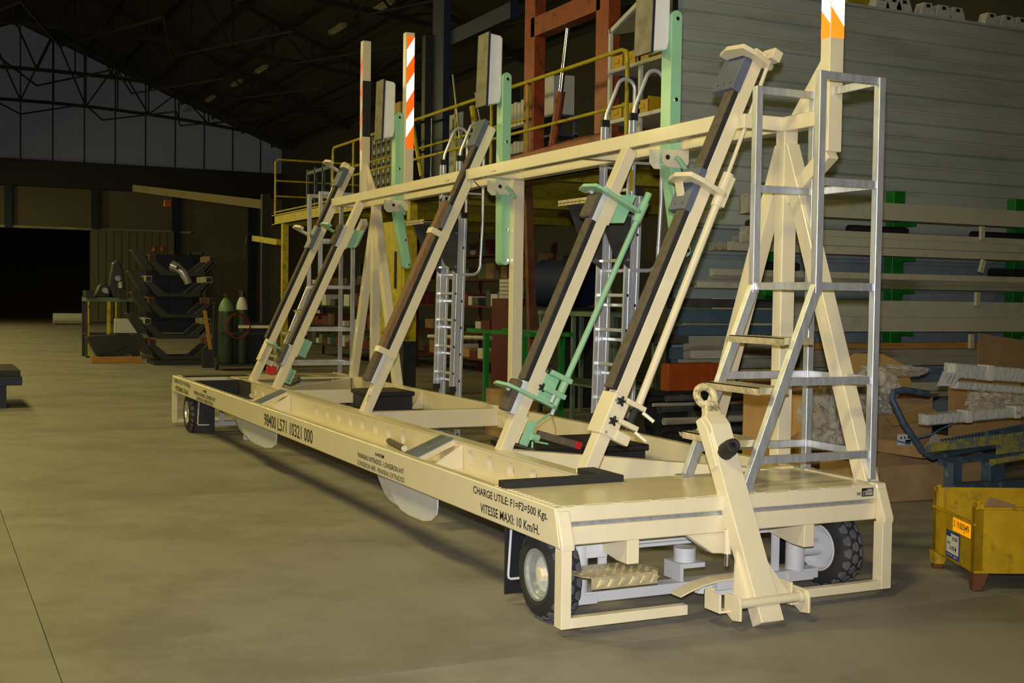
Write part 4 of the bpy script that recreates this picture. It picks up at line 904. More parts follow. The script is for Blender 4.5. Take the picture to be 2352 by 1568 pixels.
build(MB().prism([(XR+0.03,YA,ZS-0.04),(XR+0.03,YB,ZS-0.12),(XR+0.03,YB,ZT-0.05)], (0.02,0,0)), 'side_panel', steel, ws)
for (zz, lab) in ((ZU, 'upper'), (ZL, 'lower')):
    for i in range(3):
        yy = YA-0.06-0.30*i
        if yy-0.28 < YC: continue
        t = thing('storage_bin', 'yellow open bin on the %s shelf of the white rack, %s' % (lab, ('nearest the outer post','second along','third along')[i]), 'bin', (XR+0.2, yy, zz), 'yellow bins on the white rack')
        x0 = XR+0.0
        build(MB().box(x0, x0+0.01, yy-0.27, yy, zz, zz+0.16).box(x0, x0+0.4, yy-0.01, yy, zz, zz+0.19).box(x0, x0+0.4, yy-0.27, yy-0.26, zz, zz+0.19).box(x0+0.39,x0+0.4,yy-0.27,yy,zz,zz+0.19).box(x0,x0+0.4,yy-0.27,yy,zz,zz+0.01), 'body', yellowp, t, bevel=0.003)
        build(MB().box(x0-0.012, x0, yy-0.19, yy-0.07, zz+0.06, zz+0.11), 'label_holder', yellowp, t)
bs = thing('binder_shelf', 'dark shelf of pale binders and papers beyond the mint arm pad', 'shelf', (6.0, 11.5, MZ))
c = mp(1188, 270, 6.0)
for zz in (3.5, 3.98, 4.42): build(MB().box(6.0, 6.4, c.y-0.75, c.y+0.75, zz-0.03, zz), 'shelf_board', steel, bs)
for yy in (-0.75, 0.75): build(MB().box(6.0, 6.4, c.y+yy-0.02, c.y+yy+0.02, MZ, 5.2), 'shelf_side', steel, bs)
for zz, n, hh in ((4.42,9,0.42),(3.98,8,0.2),(3.5,7,0.28)):
    for k in range(n):
        y = c.y-0.55+k*0.13; h = hh*(0.85+0.15*random.random())
        tag(build(MB().box(5.97, 6.3, y, y+0.10, zz, zz+h), 'binder', whitepaint, loc=(6.1,y,zz)), 'pale binder or paper stack on the shelf beyond the middle mint arm', 'binder', 'binders on the dark shelf')
c = mp(1250, 220, 5.6)
boxthing('white_carton', 'square white carton on the mezzanine beside the orange press post', 'carton', whitepaint, 5.6, 5.95, c.y-0.30, c.y+0.20, c.z-0.30, c.z+0.28)
sc = thing('stand', 'grey-blue open steel stand under the white carton', 'stand', (5.75, c.y, MZ))
for yy in (-0.32, 0.16): build(MB().box(5.6, 5.65, c.y+yy, c.y+yy+0.05, MZ, c.z-0.31), 'leg', bluepaint, sc); build(MB().box(5.95, 6.0, c.y+yy, c.y+yy+0.05, MZ, c.z-0.31), 'leg', bluepaint, sc)
for q in (c.z-0.33, c.z-0.62): build(MB().box(5.6, 6.0, c.y-0.32, c.y+0.21, q, q+0.03), 'shelf_board', bluepaint, sc)
a = mp(968, 250, 5.2); b = mp(1000, 250, 5.2)
t = thing('portal', 'dark blue steel portal frame standing on the mezzanine', 'frame', (5.2, a.y, MZ))
build(MB().box(5.2, 5.32, a.y-0.16, a.y, MZ, 6.2), 'steel_post', steel, t); build(MB().box(5.33, 5.45, b.y-0.02, a.y-0.17, MZ, 7.6), 'side_post', bluecol, t)
build(MB().box(5.45, 5.6, b.y-2.4, b.y, 5.95, 6.2).box(5.45,5.6,b.y-2.4,b.y,6.9,7.1), 'cross_bar', bluecol, t)
for px, py, q, lab in ((1046,300,0.28,'white board with dark fittings on the mezzanine behind the ladder hoop'),(985,310,0.36,'white panel on the mezzanine beside the dark blue post')):
    c = mp(px, py, 5.8); t = thing('panel_board', lab, 'board', (5.8, c.y, MZ))
    build(MB().box(5.8, 5.83, c.y-q, c.y+q, MZ, c.z+0.3), 'board', whitepaint, t)
    if q < 0.3: build(MB().box(5.76, 5.8, c.y-0.12, c.y+0.05, c.z-0.1, c.z+0.2), 'fitting', steel, t)
a = mp(1038, 172, 5.0)
for px0, py0, px1, py1 in ((1040,172,1056,318),(1092,213,1104,285)):
    p0, p1 = mp(px0, py0, 5.0), mp(px1, py1, 5.0); p1.z = max(p1.z, MZ+0.02)
    tag(build(MB().tube([p0, p1], 0.016, 8), 'steel_rod', alu, loc=(p1.x,p1.y,p1.z), smooth=True), 'thin bright rod leaning on the mezzanine railing above the ladder hoops' if px0 == 1040 else 'shorter bright rod leaning beside the bumper pad on the mezzanine', 'rod')
# drawer rack
c0, c1 = mp(855, 330, 5.9), mp(945, 330, 5.9)
t = thing('drawer_cabinet', 'black small-parts drawer cabinet with white labels on the mezzanine behind the far mint arm', 'cabinet', (5.9, (c0.y+c1.y)/2, MZ))
yl, yr = c0.y, c1.y; nC = 8; nR = 7; dy = (yl-yr)/nC; z0_, z1_ = MZ+0.05, 5.0; dz = (z1_-z0_)/nR
build(MB().box(5.93, 6.2, yr, yl, MZ, z1_), 'body', blackplastic, t)
for i in range(nC+1): build(MB().box(5.895, 5.93, yr+i*dy-0.012, yr+i*dy+0.012, z0_, z1_), 'divider', tubegrey, t)
for i in range(nC):
    for j in range(nR):
        d_ = build(MB().box(5.90, 5.93, yr+i*dy+0.02, yr+(i+1)*dy-0.02, z0_+j*dz+0.02, z0_+(j+1)*dz-0.02), 'drawer', blackplastic, t)
        build(MB().box(5.895, 5.90, yr+i*dy+0.12, yr+i*dy+0.19, z0_+j*dz+0.05, z0_+j*dz+0.13), 'drawer_label', whitepaint, d_)
c = mp(862, 245, 5.6); boxthing('tan_carton', 'tan carton standing on the drawer cabinet behind the far bumper pad', 'carton', card3, 5.95, 6.2, c.y-0.5, c.y+0.3, 5.0, 5.55)
t = thing('blue_rack', 'blue-grey open rack on the far part of the mezzanine beyond the far steps', 'rack', (6.0, 20.5, MZ))
for px in (704, 722, 740, 760): 
    c = mp(px, 430, 5.4); build(MB().box(5.4, 5.46, c.y-0.03, c.y+0.03, MZ, 4.55), 'rack_post', bluepaint, t)
ca, cb_ = mp(704, 400, 5.4), mp(760, 395, 5.4)
for zz in (4.5, 3.9): build(MB().box(5.4, 5.5, cb_.y, ca.y, zz-0.08, zz), 'rack_bar', bluepaint, t)
# ---- below the mezzanine
def shelving(px0, px1, x, zs, m, label, seed, short):
    random.seed(seed); ya, yb = at(px0, 700, x=x).y, at(px1, 700, x=x).y
    t = thing('shelving', label, 'shelving', (x, (ya+yb)/2, 0))
    for yy in (ya, yb, (ya+yb)/2): build(MB().box(x, x+0.06, yy-0.03, yy+0.03, 0, zs[-1]+0.5), 'upright', m, t); build(MB().box(x+0.5, x+0.56, yy-0.03, yy+0.03, 0, zs[-1]+0.5), 'upright', m, t)
    for zz in zs: build(MB().box(x, x+0.56, yb, ya, zz-0.04, zz), 'shelf_board', m, t)
    k = 0
    for zz in zs:
        y = yb+0.05
        while y < ya-0.2:
            w_ = 0.18+0.25*random.random(); h = 0.10+0.22*random.random(); k += 1
            cm, cn = random.choice(((card2,'brown'), (redbox,'dark red'), (tubedark,'dark grey'), (greenbench,'grey-green'), (whitepaint,'white'), (redbox,'dark red'), (tubedark,'dark grey')))
            sn = ('bottom','second','third','fourth','top')[zs.index(zz)] if zz != zs[-1] else 'top'
            if random.random() < 0.8: tag(build(MB().box(x+0.03, x+0.45, y, min(y+w_, ya-0.03), zz+0.001, zz+h), 'parts_box', cm, loc=(x+0.2,y,zz), bevel=0.004), '%s box on the %s shelf of the %s' % (cn, sn, short), 'box', 'boxes on the '+short)
            y += w_+0.04
    return t
shelving(955, 1165, 7.6, (0.35, 0.9, 1.45, 2.0, 2.5), redbox, 'dark red shelving under the mezzanine, left of the middle upright', 3, 'shelving left of the middle upright')
shelving(1215, 1330, 8.2, (0.4, 1.0, 1.6, 2.2), redbox, 'dark red shelving under the mezzanine, right of the middle upright', 5, 'shelving right of the middle upright')
shelving(700, 880, 6.6, (0.35, 0.85, 1.35, 1.9), steel, 'dark grey shelving under the mezzanine, behind the far steps', 8, 'shelving behind the far steps')
c = at(1157, 642, x=6.8)
for k in range(5): tag(build(MB().box(6.8, 7.1, c.y-0.22, c.y+0.18, 1.61+k*0.072, 1.67+k*0.072), 'white_board', whitepaint, loc=(6.9,c.y,1.61+k*0.072)), 'thin white board in the stack of five left of the middle upright', 'board', 'stack of white boards')
boxthing('dark_cabinet', 'dark cabinet carrying the stack of white boards', 'cabinet', redbox, 6.8, 7.3, c.y-0.5, c.y+0.5, 0, 1.605)
a, b = at(1212, 440, x=5.0), at(1230, 735, x=5.0)
tag(build(MB().beam((5.0,b.y,0), (5.0,a.y,MZ-0.2), 0.11, 0.09), 'steel_post', rust, loc=(5.0,b.y,0)), 'rusty brown slanting post under the mezzanine beside the middle upright', 'post')
t = thing('workbench', 'grey-green steel workbench under the mezzanine behind the mint rod', 'workbench', (5.2, 8.2, 0))
ya, yb = at(1235, 720, x=5.2).y, at(1400, 720, x=5.2).y; zt = at(1310, 715, x=5.2).z
build(MB().box(5.2, 5.95, yb, ya, zt-0.06, zt), 'worktop', greenbench, t)
for yy in (ya-0.06, (ya+yb)/2, yb): build(MB().box(5.22, 5.27, yy, yy+0.05, 0, zt-0.06), 'leg', greenbench, t); build(MB().box(5.88, 5.93, yy, yy+0.05, 0, zt-0.06), 'leg', greenbench, t)
build(MB().box(5.22, 5.9, yb, ya, 0.45, 0.48), 'lower_shelf', greenbench, t)
c = at(1300, 700, x=6.2)
t = thing('drum', 'blue lying drum with a grey end under the mezzanine', 'drum', (6.2, c.y, 1.0))
zc = at(1270, 650, x=6.0).z
build(MB().lathe([(0.36,0),(0.37,0.02),(0.36,0.05),(0.36,0.42),(0.37,0.45),(0.36,0.85)], (6.0,c.y+0.35,zc), (0.35,-0.94,0), 28), 'shell', bluebarrel, t, smooth=True)
build(MB().lathe([(0.0,-0.012),(0.33,-0.012),(0.33,0.0)], (6.0,c.y+0.35,zc), (0.35,-0.94,0), 28), 'drum_head', tubedark, t)
build(MB().box(5.93, 5.96, c.y-0.35, c.y-0.15, zc-0.25, zc+0.02), 'drum_label', whitepaint, t)
boxthing('support_crate', 'dark crate the blue drum lies on', 'crate', steel, 5.7, 6.7, c.y-0.7, c.y+0.6, 0, zc-0.37)
t = thing('green_trestle', 'bright green tube trestle behind the trailer near the left ladder', 'trestle', (3.6, 8.0, 0))
p0 = at(1112, 765, x=3.6)
for dx_ in (0, 0.5): build(MB().box(3.6+dx_, 3.66+dx_, p0.y-0.03, p0.y+0.03, 0, p0.z), 'leg', greenp, t); build(MB().box(3.6+dx_, 3.66+dx_, p0.y-1.1, p0.y-1.04, 0, p0.z), 'leg', greenp, t)
for dx_ in (0, 0.5): build(MB().box(3.6+dx_, 3.66+dx_, p0.y-1.3, p0.y+0.55, p0.z, p0.z+0.05), 'top_bar', greenp, t)
tag(build(MB().tube([at(985,772,x=3.9),at(1128,776,x=3.9)], 0.03, 8), 'round_bar', tubegrey, loc=at(1050,775,x=3.9)), 'grey round bar resting on the green trestle', 'bar')
c0, c1 = at(897, 600, x=4.42), at(958, 600, x=4.42)
t = thing('yellow_cabinet', 'tall yellow steel cabinet with a black handle against the mezzanine column', 'cabinet', (4.3, (c0.y+c1.y)/2, 0))
build(MB().box(4.20, 4.42, c1.y, c0.y, 0.9, 2.85), 'body', mezz_y, t, bevel=0.006); build(MB().box(4.185, 4.20, c1.y+0.1, c0.y-0.1, 1.0, 2.7), 'door', mezz_y, t, bevel=0.004)
build(MB().box(4.16, 4.185, c1.y+0.30, c1.y+0.36, 1.75, 2.35), 'handle', blackplastic, t); build(MB().box(4.20, 4.42, c1.y, c0.y, 0, 0.9), 'plinth', steel, t)
# clutter lying behind the trailer, low
for i, (px, py, x, L_, m, lab) in enumerate(((1140,905,3.3,0.6,card2,'brown carton on the floor behind the middle upright'),(1215,930,3.4,1.4,rust,'rusty bar bundle on the floor behind the padded post'),(1300,915,3.4,1.8,steel,'long dark angle bar on the floor under the mint rod'))):
    c = at(px, py, x=x)
    boxthing('carton' if i == 0 else 'bar_bundle', lab, 'carton' if i == 0 else 'bar', m, x, x+(0.4 if i == 0 else 0.12), c.y-L_/2, c.y+L_/2, 0, max(0.12, c.z+0.05) if i == 0 else 0.16)
# ================================================================== cantilever rack of tubes in front of the shed wall
rk = thing('cantilever_rack', 'bright green cantilever rack carrying long steel tubes along the clad wall', 'rack', (8, 6.3, 0))
RX = [5.95, 7.83, 9.86, 11.9]
LV = [2.60, 2.185, 1.80, 1.30, 0.90, 0.52, 0.15]
for x in RX:
    col_ = build(MB().box(x-0.09, x+0.09, 6.00, 6.14, 0, 2.98).box(x-0.12,x+0.12,5.66,6.44,0,0.06), 'rack_column', greenp, rk, bevel=0.004)
    for z in LV[:-1]: build(MB().box(x-0.03, x+0.03, 5.74, 6.00, z-0.05, z), 'rack_arm', greenp, col_)
def tubeobj(x0, y, z, wd, h, m, label, grp, xe=13.5, wall=None, round_=False, cap=None):
    wall = wall or 0.006
    if round_:
        mb = MB().lathe([(wd/2-0.006,0.05),(wd/2-0.006,0),(wd/2,0),(wd/2,xe-x0)], (x0,y,z+wd/2), (1,0,0), 16)
    else:
        a = [(x0,y-wd/2,z),(x0,y+wd/2,z),(x0,y+wd/2,z+h),(x0,y-wd/2,z+h)]; w_ = wall
        b = [(x0,y-wd/2+w_,z+w_),(x0,y+wd/2-w_,z+w_),(x0,y+wd/2-w_,z+h-w_),(x0,y-wd/2+w_,z+h-w_)]
        c = [(xe,p[1],p[2]) for p in a]; d = [(x0+0.25,p[1],p[2]) for p in b]
        mb = MB().add(a+b+c+d, [(0,1,5,4),(1,2,6,5),(2,3,7,6),(3,0,4,7),(0,8,9,1),(1,9,10,2),(2,10,11,3),(3,11,8,0),(8,11,10,9),(4,5,13,12),(5,6,14,13),(6,7,15,14),(7,4,12,15),(12,13,14,15)])
    return tag(build(mb, 'steel_tube', m, loc=(x0,y,z), smooth=round_), label, 'tube', grp)
random.seed(11)
def level(i, specs, ll):
    z = LV[i]; specs = sorted(specs, key=lambda s_: (s_[2], s_[1])); rows = sorted(set(round(s_[2], 2) for s_ in specs))
    for (x0, dy, dz, wd, h, m) in specs:
        ri = rows.index(round(dz, 2)); same = [s_ for s_ in specs if round(s_[2], 2) == rows[ri]]; ci = same.index((x0, dy, dz, wd, h, m))
        lay = '' if len(rows) == 1 else (', bottom layer' if ri == 0 else (', top layer' if ri == len(rows)-1 else ', middle layer'))
        pos = '' if len(same) == 1 else (', frontmost' if ci == 0 else (', rearmost' if ci == len(same)-1 else ', between the outer two'))
        tubeobj(x0, 5.70+dy+wd/2, z+dz, wd, h, m, ll+lay+pos, 'tubes on rack level %d' % (i+1))
level(0, [(5.35,0,0,0.10,0.20,tubepale),(5.42,0.12,0,0.12,0.18,tubegrey)], 'pale box tube on the topmost rack arms')
level(1, [(5.15,0,0,0.06,0.09,tubepale),(5.08,0.07,0,0.06,0.09,tubegrey),(5.02,0.14,0,0.08,0.08,tubegrey),(5.30,0,0.095,0.05,0.10,tubepale),(5.25,0.06,0.095,0.05,0.06,tubegrey),(5.36,0,0.197,0.12,0.07,tubepale)], 'grey tube on the second rack arms from the top')
level(2, [(4.95,0,0,0.05,0.05,tubegrey),(5.03,0.06,0,0.05,0.05,tubepale),(5.12,0.12,0,0.06,0.05,tubegrey),(4.90,0,0.052,0.05,0.055,tubegrey),(5.2,0.06,0.052,0.05,0.055,tubepale),(4.94,0,0.11,0.08,0.07,tubepale)], 'slim tube on the third rack arms from the top')
level(3, [(5.45,0,0,0.10,0.17,tubepale),(5.0,0,0.172,0.10,0.19,tubepale),(4.72,0.12,0,0.06,0.05,tubedark),(4.78,0.19,0,0.06,0.05,steel),(4.66,0.12,0.055,0.05,0.06,tubegrey),(4.75,0.18,0.055,0.05,0.05,tubepale)], 'broad pale box tube on the middle rack arms')
level(4, [(4.55,0,0,0.08,0.10,tubegrey),(4.72,0.09,0,0.08,0.10,tubepale),(4.62,0,0.102,0.08,0.09,tubegrey),(4.5,0.09,0.102,0.08,0.11,tubeblue),(4.60,0.18,0,0.10,0.22,tubeblue)], 'tube on the fifth rack arms from the top')
tag(build(MB().box(5.25, 9.15, 5.68, 5.76, LV[4]+0.196, LV[4]+0.27), 'timber_batten', timber, loc=(7,5.72,LV[4]+0.196), bevel=0.003), 'long orange-brown timber batten on the tubes of the fifth rack arms', 'batten')
level(5, [(5.05,0,0,0.07,0.07,tubegrey),(4.98,0.08,0,0.08,0.08,tubegrey),(5.1,0.0,0.075,0.10,0.10,tubepale)], 'grey box tube on the lowest green rack arms')
for i, (x, z) in enumerate(((5.3,2.73),(8.6,2.395),(5.6,2.1),(9.2,2.08),(6.2,1.68))):
    zz = [2.80, 2.452, 2.11, 2.452, 1.98][i]
for i, (x, li, l_) in enumerate(((7.0,1,0.9),(9.0,1,1.1),(5.55,1,0.6),(5.6,2,0.7),(9.3,2,1.2))):
    tag(build(MB().lathe([(0.045,0),(0.05,0.02),(0.05,l_-0.02),(0.045,l_)], (x,5.95+0.03*(i%2),LV[li]+(0.31 if li == 1 else 0.235)), (1,0,0), 12), 'foam_sleeve', rubber, loc=(x,5.9,LV[li]), smooth=True), 'black foam sleeve lying on the tubes of the %s' % ('second rack arms' if li == 1 else 'third rack arms'), 'sleeve', 'black foam sleeves on the rack')
for x, z0, z1, tilt in ((8.83,2.42,2.58,0.0),(8.82,2.02,2.17,0.05),(8.78,1.62,1.78,0.0),(8.70,1.10,1.27,0.0),(8.72,0.72,0.86,0.04)):
    tag(build(MB().beam((x,5.655,z0),(x+tilt,5.655,z1),0.06,0.04,(0,1,0)), 'end_stop', tubepale, loc=(x,5.655,z0)), 'short pale stop bar hanging in front of the tubes', 'bar', 'short stop bars on the rack')
# open-ended stock standing proud at the left end of the rack
grp = 'short tubes at the left end of the rack'
for px, py, wd, h, m in ((1590,805,0.10,0.15,tubegrey),(1620,825,0.09,0.13,tubepale),(1570,770,0.10,0.10,tubeblue),(1545,740,0.11,0.14,tubeblue),(1560,705,0.07,0.09,tubedark),(1585,655,0.05,0.06,tubegrey),(1600,660,0.05,0.06,tubepale),(1520,790,0.08,0.10,tubedark)):
    c = at(px, py, y=5.3)
    tubeobj(c.x, 5.3+random.random()*0.25, c.z, wd, h, m, 'open-ended short tube stacked at the left end of the rack', grp, xe=c.x+1.1+random.random()*0.5)
c0, c1 = at(1536, 835, y=5.4), at(1650, 895, y=5.4)
t = thing('orange_crate', 'orange steel crate among the tubes behind the near steps', 'crate', ((c0.x+c1.x)/2, 5.5, c1.z))
build(MB().box(c0.x, c1.x, 5.4, 5.55, c1.z, c0.z), 'body', orange2, t, bevel=0.005)
for k in range(3): build(MB().box(c0.x+k*0.22, c0.x+k*0.22+0.015, 5.385, 5.4, c1.z, c0.z), 'rib', orange2, t)
boxthing('steel_plinth', 'dark steel plinth under the orange crate', 'plinth', steel, c0.x-0.3, c1.x+0.6, 5.37, 5.62, 0, c1.z)
# dark pipes lying low
for i, (px, py, r, m, L_) in enumerate(((1480,905,0.022,steel,2.2),(1490,918,0.020,steel,2.0),(1530,915,0.03,tubedark,2.4),(1515,938,0.05,tubedark,2.6),(1585,955,0.05,tubedark,2.4),(1525,968,0.036,tubegrey,1.0),(1516,988,0.04,steel,2.5),(1600,990,0.04,tubedark,2.2),(1500,930,0.018,tubegrey,1.8),(1560,905,0.018,tubegrey,2.0))):
    c = at(px, py, y=5.0-0.12*(i%3))
    tag(build(MB().lathe([(r-0.006,0.08),(r-0.006,0.0),(r,0.0),(r,L_)], (c.x,c.y,c.z), (1,0.05*(i%2),0), 14), 'steel_pipe', m, loc=(c.x,c.y,c.z), smooth=True), 'dark open-ended pipe in the low pile behind the raised drawbar' if m != tubegrey else 'pale open-ended pipe in the low pile behind the raised drawbar', 'pipe', 'pipes in the low pile' if m != tubegrey else 'pale pipes in the low pile')
boxthing('pipe_bed', 'dark timber bed under the low pile of pipes', 'bed', steel, 4.1, 7.2, 4.75, 5.4, 0, at(1500,1000,y=4.9).z)

# ================================================================== cardboard heap
def carton(c, sx, sy, sz, rz, m, label, tilt=0.0, tip=0.0, flaps=True, name='cardboard_box'):
    t = thing(name, label, 'cardboard box', c)
    M = Matrix.Translation(c) @ Matrix.Rotation(rz,4,'Z') @ Matrix.Rotation(tilt,4,'X') @ Matrix.Rotation(tip,4,'Y')
    w_ = 0.006
    mb = MB().box(-sx/2,sx/2,-sy/2,-sy/2+w_,0,sz).box(-sx/2,sx/2,sy/2-w_,sy/2,0,sz).box(-sx/2,-sx/2+w_,-sy/2,sy/2,0,sz).box(sx/2-w_,sx/2,-sy/2,sy/2,0,sz).box(-sx/2,sx/2,-sy/2,sy/2,0,w_)
    build(mb.xf(M), 'body', m, t)
    if flaps:
        f = MB().prism([(-sx/2,-sy/2,sz),(sx/2,-sy/2,sz),(sx/2-0.03,-sy/2-0.16,sz+0.06),(-sx/2+0.03,-sy/2-0.16,sz+0.06)], (0,0.003,0.005))
        build(f.xf(M), 'flap', m, t)
        f = MB().prism([(-sx/2,sy/2,sz),(sx/2,sy/2,sz),(sx/2-0.02,sy/2+0.05,sz+0.18),(-sx/2+0.02,sy/2+0.05,sz+0.18)], (0,0.003,0.005))
        build(f.xf(M), 'flap', m, t)
    return t, M
def sheet(c, pts, rz, lean, m, label, name='cardboard_sheet', th=0.006, cat='cardboard sheet'):
    M = Matrix.Translation(c) @ Matrix.Rotation(rz,4,'Z') @ Matrix.Rotation(lean,4,'X')
    return tag(build(MB().prism([(x,0,z) for x, z in pts], (0,th,0)).xf(M), name, m, loc=c, bevel=0.001), label, cat)
def blob(c, sx, sy, sz, label, m=film, seed=1, name='plastic_wrap'):
    bm = bmesh.new(); bmesh.ops.create_icosphere(bm, subdivisions=4, radius=1.0); rnd = random.Random(seed)
    ph = [(rnd.uniform(2,6),rnd.uniform(2,6),rnd.uniform(2,6),rnd.uniform(0,6)) for _ in range(9)]
    for v in bm.verts:
        d = sum(math.sin(v.co.x*a+v.co.y*b+v.co.z*g+o_) for a, b, g, o_ in ph)/9
        k = 1+0.45*d+0.22*abs(math.sin(9*v.co.x+5*v.co.z+3*d))-0.2*abs(math.sin(11*v.co.z-6*v.co.y+2*v.co.x))+rnd.uniform(-0.05,0.05)
        v.co = Vector((v.co.x*sx*k, v.co.y*sy*k, max(v.co.z*sz*k, -sz*0.85)))
    me = bpy.data.meshes.new(name); bm.to_mesh(me); bm.free(); me.materials.append(m)
    o = bpy.data.objects.new(name, me); COL.objects.link(o); o.location = c
    return tag(o, label, 'plastic wrap')
g0 = at(2030, 1165, z=0); g1 = at(2200, 1150, z=0)
mid = (g0+g1)/2
carton(Vector((4.95,2.75,0)), 1.35, 0.75, 0.30, -0.02, card2, 'long low brown cardboard box on the floor at the front of the heap', flaps=False)
c = at(2190, 1040, y=2.9)
carton(Vector((5.35,2.95,0.305)), 0.8, 0.55, 0.12, 0.1, card2, 'flat brown carton with a white label on top of the long low box', flaps=False)
bx, M = carton(Vector((4.75,3.9,0.0)), 1.0, 0.7, 0.80, 0.25, card, 'large open brown carton with torn flaps at the centre of the heap')
bx, M = carton(Vector((5.7,4.1,0.0)), 0.9, 0.8, 0.72, -0.15, card2, 'dull brown carton behind the blue trolley handle')
c = at(1885, 925, y=4.1)
bx, M = carton(Vector((c.x-0.05,4.1,c.z-0.10)), 0.34, 0.30, 0.26, -0.5, card, 'small tilted carton printed with rows of squares behind the near brace', tilt=0.25, tip=-0.35, flaps=False)
q = [(-0.12+0.085*i, 0.06+0.08*j) for i in range(3) for j in range(2)]
mb = MB()
for x, z in q:
    mb.box(x, x+0.055, -0.156, -0.153, z, z+0.006).box(x, x+0.055, -0.156, -0.153, z+0.05, z+0.056).box(x, x+0.006, -0.156, -0.153, z, z+0.056).box(x+0.049, x+0.055, -0.156, -0.153, z, z+0.056)
build(mb.xf(M), 'printed_squares', labelblue, bx)
c = at(2035, 865, y=4.6)
sheet(Vector((c.x-0.25,4.6,c.z-0.50)), [(-0.45,0),(0.55,-0.1),(0.62,0.25),(0.45,0.62),(0.12,0.75),(-0.25,0.76),(-0.5,0.6)], -0.05, 0.12, card3, 'rounded tan cardboard sheet standing behind the near steps')
c = at(1835, 985, y=3.6)
sheet(Vector((c.x,3.6,c.z-0.40)), [(-0.35,0),(0.45,0),(0.5,0.35),(0.30,0.52),(0.05,0.50),(-0.2,0.35)], 0.1, 0.25, card, 'curved brown cardboard piece between the near steps and the heap')
c = at(2300, 830, y=3.9)
p0, p1, p2 = at(2248, 765, y=4.2), at(2400, 795, y=4.2), at(2262, 960, y=4.2)
sheet(Vector((p0.x,4.2,0.0)), [(0,0),(1.3,0),(1.25,p1.z),(0,p0.z)], 0.0, 0.0, card2, 'tall tan cardboard sheet standing at the right behind the wrapped profiles')
c = at(2110, 930, y=3.4)
sheet(Vector((c.x-0.1,3.4,c.z-0.14)), [(-0.35,0.05),(0.15,0.16),(0.62,-0.05),(0.30,0.0),(-0.2,-0.06)], 0.1, 0.5, card3, 'pointed torn cardboard flap lying on the heap', name='cardboard_flap')
c = at(2235, 940, y=3.3)
sheet(Vector((c.x-0.05,3.35,0.3)), [(-0.2,0),(0.75,0),(0.8,0.62),(-0.15,0.7)], 0.0, -0.1, card, 'upright brown cardboard panel below the tagged profile')
blob(at(1900, 965, y=3.35), 0.24, 0.2, 0.30, 'crumpled clear film bundle between the near brace and the near steps', seed=2)
blob(at(2000, 905, y=3.6), 0.26, 0.2, 0.22, 'crumpled clear film spilling over the carton right of the near steps', seed=5)
blob(at(2050, 840+12, y=3.9), 0.40, 0.18, 0.06, 'flattened strip of clear film on the top of the heap', seed=9)
blob(at(2290, 925, y=3.2), 0.35, 0.15, 0.13, 'clear film bag hanging under the wrapped profiles', seed=13)
blob(at(2225, 1085, y=2.9), 0.16, 0.12, 0.07, 'crumpled clear film under the blue trolley', seed=17)
c = at(2115, 995, y=3.0); 
sheet(Vector((c.x+0.1,2.95,c.z-0.14)), [(-0.06,0),(0.07,0),(0.09,0.08),(0.03,0.14),(-0.05,0.12),(-0.08,0.06)], 0.3, 0.1, paper, 'crumpled white paper on the heap behind the trolley handle', name='paper_scrap', cat='paper', th=0.004)
c = at(2068, 1008, y=2.72)
lb_ = sheet(Vector((c.x,2.66,c.z-0.05)), [(-0.09,0),(0.08,0),(0.08,0.10),(-0.09,0.10)], 0.0, 0.0, paper, 'white shipping label with black marks on the flat carton', name='shipping_label', cat='label', th=0.002)
mb = MB()
for x in (-0.06,-0.02,0.02): mb.prism([(x,-0.002,0.06),(x+0.022,-0.002,0.06),(x+0.011,-0.002,0.085)], (0,0.0015,0))
mb.box(0.0,0.06,-0.002,-0.0005,0.01,0.05)
build(mb.xf(Matrix.Translation(lb_.location)), 'label_print', lettering, lb_)
pts_ = [at(px, py, y=2.6) for px, py in ((2060,1012),(2085,1018),(2110,1005),(2140,998),(2160,985),(2185,975))]
tag(build(MB().tube(pts_, 0.006, 6), 'packing_strap', cyan_wire, loc=pts_[0], smooth=True), 'thin light blue packing strap trailing over the cartons', 'strap')

# ================================================================== wrapped profiles and the blue saw-tooth trolley
ty = 2.55
tl = thing('profile_trolley', 'worn blue-grey and yellow trolley with saw-toothed support bars at the right', 'trolley', (5.1, 2.2, 0))
h = [at(2132, 904, y=2.35), at(2075, 895, y=2.35), at(2052, 900, y=2.35), at(2048, 915, y=2.35), at(2075, 970, y=2.3), at(2118, 1035, y=2.25), at(2140, 1050, y=2.25), at(2352, 1010, y=2.35)]
build(MB().tube(h, 0.026, 12), 'bent_handle', bluepaint, tl, smooth=True)
def comb(px0, py0, px1, py1, y, hgt, n, m):
    a, b = at(px0, py0, y=y), at(px1, py1, y=y); d = (b-a); pts2 = [a-Vector((0,0,hgt)), b-Vector((0,0,hgt))]
    top = []
    for k in range(n): top += [a+d*((k+0.98)/n), a+d*((k+0.5)/n)+Vector((0,0,0.018)), a+d*((k+0.02)/n)]
    tops = []
    for k in range(n-1, -1, -1): tops += [a+d*((k+0.98)/n), a+d*((k+0.5)/n)+Vector((0,0,0.016)), a+d*((k+0.02)/n)]
    build(MB().prism(pts2+tops, (0,0.008,0)), 'toothed_bar', m, tl)
comb(2128, 1020, 2352, 1000-5, 2.20, 0.07, 30, combyel)
comb(2290, 1024, 2420, 1008, 2.05, 0.07, 18, combyel)
comb(2160, 1012, 2360, 975, 2.45, 0.07, 26, bluepaint)
a, b = at(2278, 1062, y=2.0), at(2400, 1040, y=2.0)
build(MB().lathe([(0.017,0.10),(0.017,0.0),(0.026,0.0),(0.026,0.7)], a, (b-a), 14), 'cross_tube', combyel, tl, smooth=True)
a, b = at(2160, 1060, y=2.2), at(2420, 1030, y=2.2)
build(MB().beam(a, b, 0.05, 0.05), 'main_bar', bluepaint, tl)
